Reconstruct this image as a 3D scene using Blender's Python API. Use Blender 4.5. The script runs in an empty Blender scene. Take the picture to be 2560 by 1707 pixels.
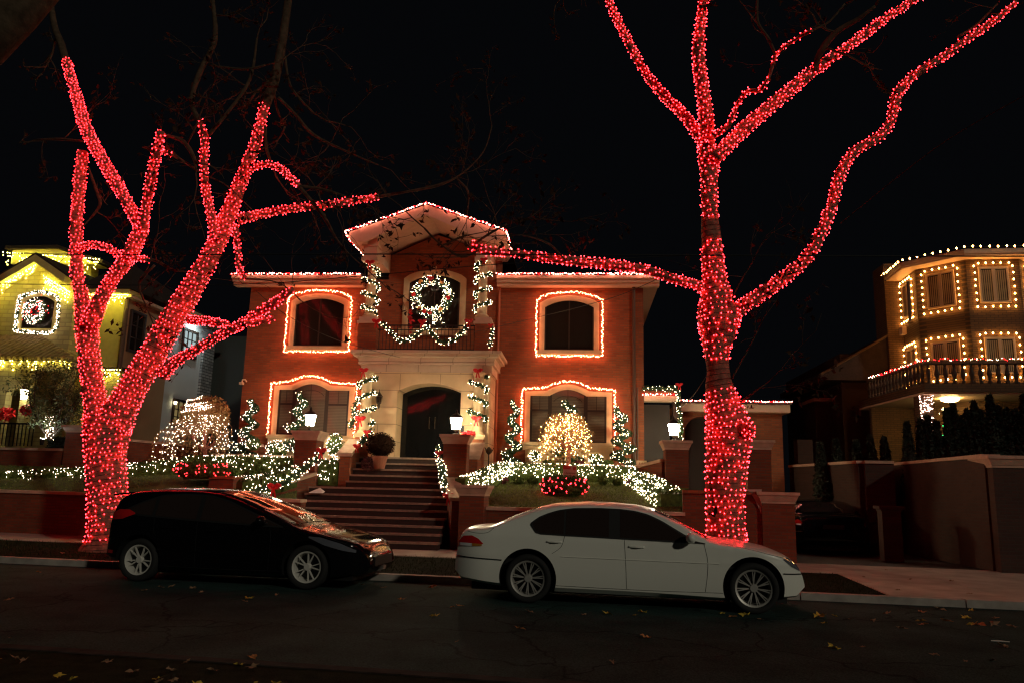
import bpy, math, random
from math import sin, cos, pi, radians, sqrt, atan2, exp
from mathutils import Vector, Matrix, noise
random.seed(11)
scene = bpy.context.scene
COL = scene.collection

# ------------------------------------------------------------------ camera, world, light
FPX = 1950.0; TH = radians(5.3); PT = radians(10.7); RO = 0.025
CAM = Vector((0, 0, 1.6))
F0 = Vector((-sin(TH), cos(TH), 0)); R0 = Vector((cos(TH), sin(TH), 0)); Zv = Vector((0, 0, 1))
FW = F0 * cos(PT) + Zv * sin(PT); U0 = -F0 * sin(PT) + Zv * cos(PT)
RT = R0 * cos(RO) + U0 * sin(RO); UP = U0 * cos(RO) - R0 * sin(RO)
cam_d = bpy.data.cameras.new('camera'); cam = bpy.data.objects.new('camera', cam_d); COL.objects.link(cam)
cam_d.sensor_width = 36.0; cam_d.lens = FPX / 2560 * 36; cam_d.clip_end = 600; cam_d.clip_start = 0.05
mw = Matrix.Identity(4)
for i in range(3):
    mw[i][0] = RT[i]; mw[i][1] = UP[i]; mw[i][2] = -FW[i]; mw[i][3] = CAM[i]
cam.matrix_world = mw
scene.camera = cam

world = bpy.data.worlds.new("World"); scene.world = world; world.use_nodes = True
wn = world.node_tree; bg = wn.nodes['Background']
bg.inputs[0].default_value = (0.55, 0.62, 0.8, 1); bg.inputs[1].default_value = 0.0028

AN = radians(4.5)
SU = Vector((cos(AN), -sin(AN), 0)); SN = Vector((sin(AN), cos(AN), 0))
sun_d = bpy.data.lights.new('street_light_glow', 'SUN'); sun = bpy.data.objects.new('street_light_glow', sun_d); COL.objects.link(sun)
sd = (SU * -0.66 + SN * 0.64 + Zv * -0.40).normalized()
sun.rotation_euler = sd.to_track_quat('-Z', 'Y').to_euler(); sun.location = (20, -5, 20)
sun_d.energy = 0.46; sun_d.angle = radians(2.0); sun_d.color = (1.0, 0.93, 0.74)

scene.view_settings.view_transform = 'Standard'; scene.view_settings.look = 'None'
scene.view_settings.exposure = 0.0; scene.view_settings.gamma = 1.0
scene.cycles.use_light_tree = True
scene.cycles.max_bounces = 5; scene.cycles.diffuse_bounces = 2; scene.cycles.glossy_bounces = 3
scene.cycles.transmission_bounces = 3; scene.cycles.transparent_max_bounces = 6
scene.cycles.caustics_reflective = False; scene.cycles.caustics_refractive = False
scene.cycles.sample_clamp_indirect = 4.0
scene.cycles.filter_width = 1.25
scene.cycles.use_denoising = True

# ------------------------------------------------------------------ rays from the photograph's pixels to real places
def ray(px, py): return FW + RT * ((px - 1280) / FPX) - UP * ((py - 853.5) / FPX)
def HY(px, py, Y):
    d = ray(px, py); return CAM + d * (Y / d.y)
def GZ(px, py, z=0.0):
    d = ray(px, py); return CAM + d * ((z - CAM.z) / d.z)
def ST(px, py, v):
    d = ray(px, py); return CAM + d * (v / d.dot(SN))
def SP(u, v, z=0.0): return SU * u + SN * v + Zv * z

# ------------------------------------------------------------------ materials
MATS = {}
def mat(name, col, rough=0.7, metal=0.0, bump=0.0, bscale=40.0, var=0.0, vscale=6.0, coat=0.0, spec=0.5, emit=None, es=0.0, trans=0.0, col2=None):
    m = bpy.data.materials.new(name); m.use_nodes = True
    nt = m.node_tree; b = nt.nodes['Principled BSDF']
    b.inputs['Base Color'].default_value = (*col, 1); b.inputs['Roughness'].default_value = rough
    b.inputs['Metallic'].default_value = metal; b.inputs['Specular IOR Level'].default_value = spec
    if coat: b.inputs['Coat Weight'].default_value = coat; b.inputs['Coat Roughness'].default_value = 0.03
    if trans: b.inputs['Transmission Weight'].default_value = trans
    if emit: b.inputs['Emission Color'].default_value = (*emit, 1); b.inputs['Emission Strength'].default_value = es
    tc = nt.nodes.new('ShaderNodeTexCoord')
    if var > 0:
        n = nt.nodes.new('ShaderNodeTexNoise'); n.inputs['Scale'].default_value = vscale; n.inputs['Detail'].default_value = 5
        r = nt.nodes.new('ShaderNodeValToRGB')
        c1 = [c * (1 - var) for c in col]; c2 = col2 if col2 else [min(1, c * (1 + var)) for c in col]
        r.color_ramp.elements[0].position = 0.3; r.color_ramp.elements[1].position = 0.7
        r.color_ramp.elements[0].color = (*c1, 1); r.color_ramp.elements[1].color = (*c2, 1)
        nt.links.new(tc.outputs['Object'], n.inputs['Vector']); nt.links.new(n.outputs['Fac'], r.inputs['Fac'])
        nt.links.new(r.outputs['Color'], b.inputs['Base Color'])
    if bump > 0:
        n = nt.nodes.new('ShaderNodeTexNoise'); n.inputs['Scale'].default_value = bscale; n.inputs['Detail'].default_value = 4
        bp = nt.nodes.new('ShaderNodeBump'); bp.inputs['Strength'].default_value = bump; bp.inputs['Distance'].default_value = 0.02
        nt.links.new(tc.outputs['Object'], n.inputs['Vector']); nt.links.new(n.outputs['Fac'], bp.inputs['Height'])
        nt.links.new(bp.outputs['Normal'], b.inputs['Normal'])
    MATS[name] = m; return m

def brickmat(name, c1, c2, mortar, bw=0.42, rh=0.15, msize=0.012, rough=0.85, offset=0.5, bump=0.4):
    m = bpy.data.materials.new(name); m.use_nodes = True
    nt = m.node_tree; b = nt.nodes['Principled BSDF']; b.inputs['Roughness'].default_value = rough
    tc = nt.nodes.new('ShaderNodeTexCoord'); sp = nt.nodes.new('ShaderNodeSeparateXYZ')
    ad = nt.nodes.new('ShaderNodeMath'); ad.operation = 'ADD'; cb = nt.nodes.new('ShaderNodeCombineXYZ')
    nt.links.new(tc.outputs['Object'], sp.inputs[0]); nt.links.new(sp.outputs['X'], ad.inputs[0]); nt.links.new(sp.outputs['Y'], ad.inputs[1])
    nt.links.new(ad.outputs[0], cb.inputs['X']); nt.links.new(sp.outputs['Z'], cb.inputs['Y'])
    br = nt.nodes.new('ShaderNodeTexBrick'); br.inputs['Scale'].default_value = 1.0
    br.inputs['Color1'].default_value = (*c1, 1); br.inputs['Color2'].default_value = (*c2, 1); br.inputs['Mortar'].default_value = (*mortar, 1)
    br.inputs['Brick Width'].default_value = bw; br.inputs['Row Height'].default_value = rh; br.inputs['Mortar Size'].default_value = msize
    br.offset = offset
    nt.links.new(cb.outputs[0], br.inputs['Vector'])
    n = nt.nodes.new('ShaderNodeTexNoise'); n.inputs['Scale'].default_value = 1.7; n.inputs['Detail'].default_value = 6
    nt.links.new(tc.outputs['Object'], n.inputs['Vector'])
    mr = nt.nodes.new('ShaderNodeMapRange'); mr.inputs['To Min'].default_value = 0.65; mr.inputs['To Max'].default_value = 1.3
    nt.links.new(n.outputs['Fac'], mr.inputs['Value'])
    mx = nt.nodes.new('ShaderNodeMix'); mx.data_type = 'RGBA'; mx.blend_type = 'MULTIPLY'; mx.inputs['Factor'].default_value = 1.0
    nt.links.new(br.outputs['Color'], mx.inputs['A']); nt.links.new(mr.outputs[0], mx.inputs['B'])
    nt.links.new(mx.outputs['Result'], b.inputs['Base Color'])
    bp = nt.nodes.new('ShaderNodeBump'); bp.inputs['Strength'].default_value = bump; bp.inputs['Distance'].default_value = 0.01; bp.invert = True
    nt.links.new(br.outputs['Fac'], bp.inputs['Height']); nt.links.new(bp.outputs['Normal'], b.inputs['Normal'])
    MATS[name] = m; return m

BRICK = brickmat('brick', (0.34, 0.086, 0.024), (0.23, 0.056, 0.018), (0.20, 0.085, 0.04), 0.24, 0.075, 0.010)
BRICKF = brickmat('brick_front', (0.20, 0.045, 0.014), (0.14, 0.032, 0.011), (0.12, 0.055, 0.03), 0.24, 0.075, 0.010)  # darker copy of the brick; weak street light on front walls put into colour
BRICKD = brickmat('brick_unlit', (0.060, 0.026, 0.016), (0.045, 0.019, 0.012), (0.045, 0.03, 0.022), 0.24, 0.075, 0.010)  # colour lowered to stand for walls the street light leaves dark
BRICKY = brickmat('yellow_lit_stone', (0.52, 0.45, 0.17), (0.36, 0.32, 0.13), (0.34, 0.28, 0.12), 0.42, 0.16, 0.02)  # yellow floodlight on the stone put into its colour
BRICKT = brickmat('tan_brick', (0.14, 0.075, 0.03), (0.10, 0.052, 0.022), (0.05, 0.032, 0.02), 0.24, 0.075, 0.010)
ASHLAR = brickmat('limestone_blocks', (0.68, 0.48, 0.27), (0.63, 0.44, 0.25), (0.38, 0.26, 0.15), 1.25, 0.52, 0.012, 0.8, 0.5, 0.25)
RUBBLE = brickmat('grey_rubble', (0.34, 0.35, 0.33), (0.16, 0.17, 0.17), (0.07, 0.07, 0.07), 0.38, 0.13, 0.02)
STONE = mat('limestone', (0.66, 0.49, 0.27), 0.75, bump=0.15, bscale=25, var=0.12, vscale=3)
CREAM = mat('cream_paint', (0.68, 0.49, 0.33), 0.6, var=0.06)
YELLOW = mat('yellow_lit_stucco', (0.52, 0.46, 0.11), 0.8, bump=0.1, var=0.08)  # stucco colour carries the yellow flood falling on this wing
YTRIM = mat('yellow_lit_trim', (0.60, 0.52, 0.17), 0.6, var=0.1)  # yellow light under the soffits put into the trim colour
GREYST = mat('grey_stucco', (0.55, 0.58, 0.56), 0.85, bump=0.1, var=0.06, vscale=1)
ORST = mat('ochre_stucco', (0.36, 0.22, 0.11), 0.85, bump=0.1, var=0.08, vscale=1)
CAPST = mat('cap_stone', (0.50, 0.34, 0.24), 0.8, bump=0.2, var=0.15, vscale=5)
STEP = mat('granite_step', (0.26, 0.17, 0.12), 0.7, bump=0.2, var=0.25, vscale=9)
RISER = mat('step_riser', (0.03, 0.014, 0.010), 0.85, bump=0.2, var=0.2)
ROOF = mat('dark_roof', (0.035, 0.02, 0.016), 0.9, bump=0.5, bscale=15, var=0.3)
ROOFT = mat('clay_tile', (0.22, 0.15, 0.06), 0.8, bump=0.3, var=0.35)
ASPH = mat('asphalt', (0.027, 0.052, 0.048), 0.9, spec=0.08, bump=0.6, bscale=130, var=0.35, vscale=1.2)
VERGE = mat('verge_ground', (0.016, 0.018, 0.009), 0.95, spec=0.03, bump=0.8, bscale=60, var=0.5, vscale=7)
LAWN = mat('lawn_soil', (0.07, 0.085, 0.02), 0.95, bump=0.8, bscale=70, var=0.35, vscale=3)
GRASSD = mat('dull_grass', (0.018, 0.024, 0.008), 0.95, spec=0.03)
GRASSM = mat('grass_blade', (0.15, 0.22, 0.025), 0.7, var=0.4, vscale=12)
CONC = mat('concrete', (0.40, 0.34, 0.28), 0.85, bump=0.25, bscale=60, var=0.22, vscale=2)
KERBM = mat('kerb_stone', (0.38, 0.33, 0.29), 0.8, bump=0.3, bscale=50, var=0.25, vscale=4)
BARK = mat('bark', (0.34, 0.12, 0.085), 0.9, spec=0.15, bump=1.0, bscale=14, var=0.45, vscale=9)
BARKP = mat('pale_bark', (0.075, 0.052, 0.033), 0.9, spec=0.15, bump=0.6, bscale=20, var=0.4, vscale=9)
TWIG = mat('twig', (0.20, 0.12, 0.07), 0.9)
DRY = mat('dry_leaf', (0.04, 0.02, 0.011), 0.9, spec=0.05, var=0.5, vscale=3)
LEAFG = mat('hedge_leaf', (0.060, 0.090, 0.018), 0.7, spec=0.15, var=0.45, vscale=10)
NEEDLE = mat('pine_needle', (0.035, 0.07, 0.03), 0.7, spec=0.15, var=0.4, vscale=12)
DARKG = mat('dark_conifer', (0.012, 0.02, 0.010), 0.85, var=0.4, vscale=5)
OLIVE = mat('olive_leaf', (0.11, 0.12, 0.04), 0.7, var=0.4, vscale=8)
WILLOW = mat('willow_twig', (0.34, 0.19, 0.07), 0.8, var=0.3, vscale=10)
RIBBON = mat('red_ribbon', (0.62, 0.012, 0.015), 0.4, var=0.15, vscale=20)
GOLD = mat('gold_ball', (0.85, 0.45, 0.12), 0.3, metal=0.7)
REDB = mat('red_ball', (0.75, 0.015, 0.012), 0.25, coat=0.6)
MUMS = mat('rust_flower', (0.020, 0.010, 0.006), 0.9, spec=0.02, var=0.6, vscale=30)
PLUM = mat('plum_leaf', (0.12, 0.025, 0.03), 0.7, var=0.4, vscale=9)
TERRA = mat('terracotta', (0.24, 0.08, 0.04), 0.8, var=0.2)
IRON = mat('black_iron', (0.02, 0.018, 0.016), 0.45, metal=0.6)
BRONZE = mat('bronze', (0.07, 0.05, 0.03), 0.4, metal=0.8)
WIRE = mat('black_wire', (0.012, 0.012, 0.012), 0.7)
GWIRE = mat('green_wire', (0.01, 0.03, 0.012), 0.7)
DOOR = mat('dark_door', (0.008, 0.008, 0.008), 0.05, spec=0.3)
GLASSD = mat('dark_glass', (0.022, 0.017, 0.013), 0.06, spec=0.3)
SHADEG = mat('shaded_glass', (0.10, 0.075, 0.048), 0.5, coat=1.0, var=0.15, vscale=2)
BLIND = mat('blind_slats', (0.15, 0.115, 0.072), 0.6)
CURT = mat('beige_curtain', (0.55, 0.42, 0.22), 0.8, var=0.1)
FRAMED = mat('brown_sash', (0.035, 0.02, 0.012), 0.6)
FRAMEW = mat('white_sash', (0.62, 0.46, 0.28), 0.5)
PIPE = mat('downpipe_brown', (0.09, 0.05, 0.03), 0.6)
COPPER = mat('downpipe_rust', (0.38, 0.10, 0.03), 0.5)
WPAINT = mat('white_paint', (0.84, 0.84, 0.76), 0.35, coat=0.6, spec=0.5)
BPAINT = mat('black_paint', (0.004, 0.004, 0.005), 0.10, coat=0.2, spec=0.25)
CGLASS = mat('car_glass', (0.030, 0.020, 0.017), 0.04, spec=0.45, coat=0.1)
TYRE = mat('tyre_rubber', (0.012, 0.012, 0.012), 0.85, bump=0.2)
ALLOY = mat('alloy', (0.85, 0.83, 0.76), 0.45, metal=0.35)
ALLOYD = mat('alloy_dark', (0.55, 0.53, 0.49), 0.4, metal=0.5)
BLACKP = mat('black_plastic', (0.008, 0.008, 0.008), 0.6)
CHROME = mat('chrome', (0.75, 0.73, 0.7), 0.12, metal=1.0)
TAILR = mat('tail_lens_red', (0.6, 0.012, 0.012), 0.12, coat=1.0)
TAILC = mat('lens_clear', (0.85, 0.85, 0.85), 0.1, coat=1.0)
AMBER = mat('lens_amber', (0.5, 0.2, 0.03), 0.15, coat=1.0)
HEADL = mat('headlamp_lens', (0.20, 0.21, 0.25), 0.10, coat=0.8, metal=0.4)
SEATM = mat('beige_seat', (0.3, 0.22, 0.14), 0.8)
SIGNW = mat('sign_pink', (0.60, 0.30, 0.22), 0.6, var=0.1)
SIGNR = mat('sign_red', (0.5, 0.03, 0.02), 0.6)
LETTER = mat('sign_lettering', (0.20, 0.03, 0.02), 0.6)
PLATEM = mat('plate_stone', (0.55, 0.40, 0.24), 0.7)
LEAFY = mat('yellow_leaf', (0.60, 0.42, 0.05), 0.7, var=0.3, vscale=20)
LEAFO = mat('orange_leaf', (0.48, 0.20, 0.06), 0.7, var=0.3, vscale=20)
LEAFB = mat('brown_leaf', (0.28, 0.17, 0.09), 0.8, var=0.3, vscale=20)
LEAFW = mat('pale_litter', (0.7, 0.68, 0.62), 0.6)

def crack_asphalt():
    m = ASPH; nt = m.node_tree; b = nt.nodes['Principled BSDF']; tc = nt.nodes['Texture Coordinate']
    old = b.inputs['Base Color'].links[0].from_socket
    w = nt.nodes.new('ShaderNodeTexNoise'); w.inputs['Scale'].default_value = 1.1; w.inputs['Detail'].default_value = 6
    vm = nt.nodes.new('ShaderNodeMix'); vm.data_type = 'RGBA'; vm.blend_type = 'LINEAR_LIGHT'; vm.inputs['Factor'].default_value = 0.5
    nt.links.new(tc.outputs['Object'], w.inputs['Vector']); nt.links.new(tc.outputs['Object'], vm.inputs['A']); nt.links.new(w.outputs['Color'], vm.inputs['B'])
    v = nt.nodes.new('ShaderNodeTexVoronoi'); v.feature = 'DISTANCE_TO_EDGE'; v.inputs['Scale'].default_value = 0.42; nt.links.new(vm.outputs['Result'], v.inputs['Vector'])
    r = nt.nodes.new('ShaderNodeMapRange'); r.inputs['From Max'].default_value = 0.010; r.inputs['To Min'].default_value = 0.25; r.inputs['To Max'].default_value = 1.0; nt.links.new(v.outputs['Distance'], r.inputs['Value'])
    g = nt.nodes.new('ShaderNodeTexNoise'); g.inputs['Scale'].default_value = 55; g.inputs['Detail'].default_value = 3; nt.links.new(tc.outputs['Object'], g.inputs['Vector'])
    gr = nt.nodes.new('ShaderNodeMapRange'); gr.inputs['From Min'].default_value = 0.3; gr.inputs['From Max'].default_value = 0.7; gr.inputs['To Min'].default_value = 0.5; gr.inputs['To Max'].default_value = 1.6; nt.links.new(g.outputs['Fac'], gr.inputs['Value'])
    mu = nt.nodes.new('ShaderNodeMath'); mu.operation = 'MULTIPLY'; nt.links.new(r.outputs[0], mu.inputs[0]); nt.links.new(gr.outputs[0], mu.inputs[1])
    mx = nt.nodes.new('ShaderNodeMix'); mx.data_type = 'RGBA'; mx.blend_type = 'MULTIPLY'; mx.inputs['Factor'].default_value = 1.0
    nt.links.new(old, mx.inputs['A']); nt.links.new(mu.outputs[0], mx.inputs['B']); nt.links.new(mx.outputs['Result'], b.inputs['Base Color'])
ASPH.node_tree.nodes  # asphalt gets cracks, aggregate and worn patches
crack_asphalt()
def emat(name, col, s):
    m = bpy.data.materials.new(name); m.use_nodes = True; nt = m.node_tree
    nt.nodes.remove(nt.nodes['Principled BSDF'])
    e = nt.nodes.new('ShaderNodeEmission'); e.inputs[0].default_value = (*col, 1); e.inputs[1].default_value = s
    nt.links.new(e.outputs[0], nt.nodes['Material Output'].inputs[0]); MATS[name] = m; return m
E_RED = emat('red_bulb', (1.0, 0.0145, 0.020), 46.0)
E_REDD = emat('dim_red_bulb', (1.0, 0.01, 0.015), 12.0)
E_WHITE = emat('white_bulb', (1.0, 0.76, 0.46), 24.0)
E_ROOF = emat('rose_white_bulb', (1.0, 0.30, 0.22), 46.0)
E_WIN = emat('window_bulb', (1.0, 0.22, 0.095), 60.0)
E_WILL = emat('amber_white_bulb', (1.0, 0.56, 0.18), 48.0)
E_COOL = emat('cool_white_bulb', (1.0, 0.74, 0.55), 22.0)
E_YEL = emat('icicle_bulb', (1.0, 0.84, 0.13), 105.0)
E_C9 = emat('globe_bulb', (1.0, 0.42, 0.09), 54.0)
E_GREEN = emat('green_bulb', (0.02, 1.0, 0.30), 5.0)
E_LAMP = emat('lantern_glass', (1.0, 0.86, 0.55), 200.0)
E_LAMP2 = emat('ceiling_lamp_glass', (1.0, 0.62, 0.20), 90.0)
E_SPOT = emat('spot_lens', (0.8, 0.95, 1.0), 220.0)
E_FLOOD = emat('flood_lens', (1.0, 0.62, 0.25), 30.0)

# ------------------------------------------------------------------ mesh helpers
class MB:
    def __init__(s): s.v = []; s.f = []; s.m = []; s.mi = 0
    def add(s, vs, fs):
        o = len(s.v); s.v += [Vector(p) for p in vs]; s.f += [[o + i for i in f] for f in fs]; s.m += [s.mi] * len(fs)
    def frame_box(s, c, ax, ay, az):          # centre and three half-axis vectors
        c = Vector(c); vs = [c + ax * i + ay * j + az * k for k in (-1, 1) for j in (-1, 1) for i in (-1, 1)]
        s.add(vs, [[0, 2, 3, 1], [4, 5, 7, 6], [0, 1, 5, 4], [2, 6, 7, 3], [0, 4, 6, 2], [1, 3, 7, 5]])
    def box(s, x0, x1, y0, y1, z0, z1):
        s.frame_box(((x0 + x1) / 2, (y0 + y1) / 2, (z0 + z1) / 2), Vector(((x1 - x0) / 2, 0, 0)), Vector((0, (y1 - y0) / 2, 0)), Vector((0, 0, (z1 - z0) / 2)))
    def sbox(s, u0, u1, v0, v1, z0, z1):      # box in the street's frame
        s.frame_box(SP((u0 + u1) / 2, (v0 + v1) / 2, (z0 + z1) / 2), SU * ((u1 - u0) / 2), SN * ((v1 - v0) / 2), Zv * ((z1 - z0) / 2))
    def prism(s, poly, d):                    # closed polygon (3-D points) pushed along d
        n = len(poly); d = Vector(d); vs = [Vector(p) for p in poly]; vs += [p + d for p in vs]
        s.add(vs, [list(range(n))[::-1], list(range(n, 2 * n))] + [[i, (i + 1) % n, n + (i + 1) % n, n + i] for i in range(n)])
    def ring(s, outer, inner, d):             # frame between two outlines of equal count
        n = len(outer); d = Vector(d); vs = [Vector(p) for p in outer] + [Vector(p) for p in inner]; vs += [p + d for p in vs]
        fs = []
        for i in range(n):
            j = (i + 1) % n
            fs += [[i, j, n + j, n + i], [2 * n + i, 3 * n + i, 3 * n + j, 2 * n + j], [i, 2 * n + i, 2 * n + j, j], [n + i, n + j, 3 * n + j, 3 * n + i]]
        s.add(vs, fs)
    def tube(s, pts, rad, n=8, cap=True, rough=0.0):
        pts = [Vector(p) for p in pts]; m = len(pts)
        if not isinstance(rad, (list, tuple)): rad = [rad] * m
        o = len(s.v); prev = None
        for i, p in enumerate(pts):
            t = (pts[min(i + 1, m - 1)] - pts[max(i - 1, 0)]); t = t.normalized() if t.length > 1e-9 else Vector((0, 0, 1))
            if prev is None:
                a = t.orthogonal().normalized()
            else:
                a = prev - t * prev.dot(t); a = a.normalized() if a.length > 1e-6 else t.orthogonal().normalized()
            prev = a; b = t.cross(a)
            for k in range(n):
                an = 2 * pi * k / n; q = a * cos(an) + b * sin(an); r = rad[i]
                if rough: r *= 1 + rough * noise.noise((p + q * r) * 3.1)
                s.v.append(p + q * r)
        fs = [[o + i * n + k, o + i * n + (k + 1) % n, o + (i + 1) * n + (k + 1) % n, o + (i + 1) * n + k] for i in range(m - 1) for k in range(n)]
        if cap: fs += [[o + k for k in range(n)][::-1], [o + (m - 1) * n + k for k in range(n)]]
        s.f += fs; s.m += [s.mi] * len(fs)
    def lathe(s, c, prof, n=16):              # profile [(r,z)] round a vertical axis
        c = Vector(c); o = len(s.v)
        for r, z in prof:
            for k in range(n): s.v.append(c + Vector((r * cos(2 * pi * k / n), r * sin(2 * pi * k / n), z)))
        m = len(prof)
        fs = [[o + i * n + k, o + i * n + (k + 1) % n, o + (i + 1) * n + (k + 1) % n, o + (i + 1) * n + k] for i in range(m - 1) for k in range(n)]
        fs += [[o + k for k in range(n)][::-1], [o + (m - 1) * n + k for k in range(n)]]
        s.f += fs; s.m += [s.mi] * len(fs)
    def ball(s, c, r, sub=0, sq=(1, 1, 1)):
        V, Fc = ICO[sub]; c = Vector(c); s.add([c + Vector((v[0] * r * sq[0], v[1] * r * sq[1], v[2] * r * sq[2])) for v in V], Fc)
    def leaf(s, c, size, nrm=None):
        d = Vector((random.gauss(0, 1), random.gauss(0, 1), random.gauss(0, 1))).normalized()
        e = d.orthogonal().normalized(); e.rotate(Matrix.Rotation(random.uniform(0, 6.28), 3, d))
        g = d.cross(e); a = size * random.uniform(0.7, 1.3); c = Vector(c)
        s.add([c - e * a, c + g * a * 0.42, c + e * a, c - g * a * 0.42], [[0, 1, 2, 3]])
    def build(s, name, m, parent=None, smooth=False, label=None, cat=None, group=None, kind=None, loc=None):
        me = bpy.data.meshes.new(name)
        org = world_loc(parent) if parent is not None else (Vector(loc) if loc is not None else Vector((0, 0, 0)))
        me.from_pydata([tuple(v - org) for v in s.v], [], s.f)
        ms = m if isinstance(m, (list, tuple)) else [m]
        for x in ms: me.materials.append(x)
        if len(ms) > 1: me.polygons.foreach_set('material_index', s.m)
        if smooth: me.polygons.foreach_set('use_smooth', [True] * len(me.polygons))
        me.update(); me.validate()
        o = bpy.data.objects.new(name, me); COL.objects.link(o)
        if parent is not None: o.parent = parent
        else: o.location = org
        tag(o, label, cat, group, kind); return o

def world_loc(o):
    p = Vector((0, 0, 0))
    while o is not None: p += o.location; o = o.parent
    return p
def tag(o, label=None, cat=None, group=None, kind=None):
    if label: o['label'] = label
    if cat: o['category'] = cat
    if group: o['group'] = group
    if kind: o['kind'] = kind
def thing(name, label, cat, loc, group=None):
    o = bpy.data.objects.new(name, None); COL.objects.link(o); o.location = Vector(loc); o.empty_display_size = 0.1
    tag(o, label, cat, group); return o
def copy_tree(o, parent=None):
    c = o.copy(); COL.objects.link(c)
    if parent is not None: c.parent = parent
    for ch in [x for x in bpy.data.objects if x.parent == o]: copy_tree(ch, c)
    return c

def make_ico():
    t = (1 + 5 ** .5) / 2
    V = [Vector(p).normalized() for p in [(-1, t, 0), (1, t, 0), (-1, -t, 0), (1, -t, 0), (0, -1, t), (0, 1, t), (0, -1, -t), (0, 1, -t), (t, 0, -1), (t, 0, 1), (-t, 0, -1), (-t, 0, 1)]]
    Fc = [[0, 11, 5], [0, 5, 1], [0, 1, 7], [0, 7, 10], [0, 10, 11], [1, 5, 9], [5, 11, 4], [11, 10, 2], [10, 7, 6], [7, 1, 8], [3, 9, 4], [3, 4, 2], [3, 2, 6], [3, 6, 8], [3, 8, 9], [4, 9, 5], [2, 4, 11], [6, 2, 10], [8, 6, 7], [9, 8, 1]]
    out = {0: (V, Fc)}
    V2 = list(V); F2 = []; cache = {}
    def mid(a, b):
        k = (min(a, b), max(a, b))
        if k not in cache: V2.append(((V2[a] + V2[b]) / 2).normalized()); cache[k] = len(V2) - 1
        return cache[k]
    for a, b, c in Fc:
        x, y, z = mid(a, b), mid(b, c), mid(c, a); F2 += [[a, x, z], [b, y, x], [c, z, y], [x, y, z]]
    out[1] = (V2, F2)
    out['o'] = ([Vector(p) for p in [(1, 0, 0), (-1, 0, 0), (0, 1, 0), (0, -1, 0), (0, 0, 1), (0, 0, -1)]], [[0, 2, 4], [2, 1, 4], [1, 3, 4], [3, 0, 4], [2, 0, 5], [1, 2, 5], [3, 1, 5], [0, 3, 5]])
    return out
ICO = make_ico()
NIND = 100            # bulbs of a string built as parts of their own; the rest of the string is one mesh
BULB_ME = {}
def bulbs(pts, r, m, parent, name='bulb', nind=None, squash=1.25):
    pts = list(pts); k = NIND if nind is None else nind
    r *= .60 if m in (E_WHITE, E_COOL, E_WILL) else .72; random.shuffle(pts)
    pts.sort(key=lambda p: (Vector(p) - CAM).length)
    ind = pts[:k]; rest = pts[k:]
    org = world_loc(parent)
    for p in ind:
        key = (round(r, 4), m.name)
        if key not in BULB_ME:
            b = MB(); b.ball((0, 0, 0), r, 'o', (1, 1, squash)); me = bpy.data.meshes.new('bulb')
            me.from_pydata([tuple(v) for v in b.v], [], b.f); me.materials.append(m); BULB_ME[key] = me
        o = bpy.data.objects.new('bulb', BULB_ME[key]); COL.objects.link(o); o.parent = parent; o.location = Vector(p) - org
    if rest:
        b = MB()
        for p in rest: b.ball(p, r, 'o', (1, 1, squash))
        o = b.build(name, m, parent)
        if len(pts) > 12: o['kind'] = 'stuff'
def jit(p, a): return Vector(p) + Vector((random.uniform(-a, a), random.uniform(-a, a), random.uniform(-a, a)))
def resample(pts, step):
    pts = [Vector(p) for p in pts]; out = [pts[0]]; acc = 0.0
    for a, b in zip(pts, pts[1:]):
        L = (b - a).length; t = step - acc
        while t <= L:
            out.append(a + (b - a) * (t / L)); t += step
        acc = L - (t - step)
    return out
def smooth_line(pts, k=6):                    # Catmull-Rom through points (with any extra scalar columns)
    P = [list(p) for p in pts]; P = [P[0]] + P + [P[-1]]; out = []
    for i in range(1, len(P) - 2):
        for j in range(k):
            t = j / k
            out.append([0.5 * (2 * b + (c - a) * t + (2 * a - 5 * b + 4 * c - d) * t * t + (-a + 3 * b - 3 * c + d) * t ** 3) for a, b, c, d in zip(P[i - 1], P[i], P[i + 1], P[i + 2])])
    out.append(P[-2]); return out
def string_lights(label, pts, m, group=None, step=0.045, r=0.016, j=0.02, name='string_lights', m2=None, frac2=0.0, wire=WIRE, loops=None):
    segs = loops if loops else [pts]
    root = thing(name, label, 'string lights', segs[0][0], group)
    w = MB(); A = []; B = []
    for s_ in segs:
        w.tube([jit(p, 0.006) for p in resample(s_, 0.25)] + [Vector(s_[-1])], 0.006, 4)
        for p in resample(s_, step): (B if random.random() < frac2 else A).append(jit(p, j))
    w.build('wire', wire, root); bulbs(A, r, m, root)
    if B: bulbs(B, r, m2, root, 'red_bulb')
    return root

# ================================================================== SETTING
KV = 13.35; SWN = 16.95; SWF = 19.1; ZS = 0.12
b = MB(); b.add([(-150, -60, 0), (150, -60, 0), (150, 200, 0), (-150, 200, 0)], [[0, 1, 2, 3]])
b.build('ground', VERGE, kind='structure')
b = MB(); p = [SP(-60, 6.7, 0.006), SP(60, 6.7, 0.006), SP(60, KV, 0.006), SP(-60, KV, 0.006)]; b.add(p, [[0, 1, 2, 3]])
b.build('road', ASPH, kind='structure')
b = MB(); u = -60.0
while u < 60: b.sbox(u, u + 2.38 , KV + .004 * sin(u * 3), KV + 0.16, -0.2, ZS + .003 * sin(u * 7)); u += 2.4
b.build('kerb', KERBM, kind='structure')
b = MB(); b.sbox(-60, 60, 6.55, 6.7, -0.2, 0.09)
b.build('near_kerb', mat('dark_kerb', (.04, .035, .032), .95, spec=.05, bump=.3, var=.4), kind='structure')  # much darker than the kerb opposite
b = MB(); b.sbox(-60, 60, -4, 6.55, -0.2, 0.08)
b.build('near_verge', VERGE, kind='structure')
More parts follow.
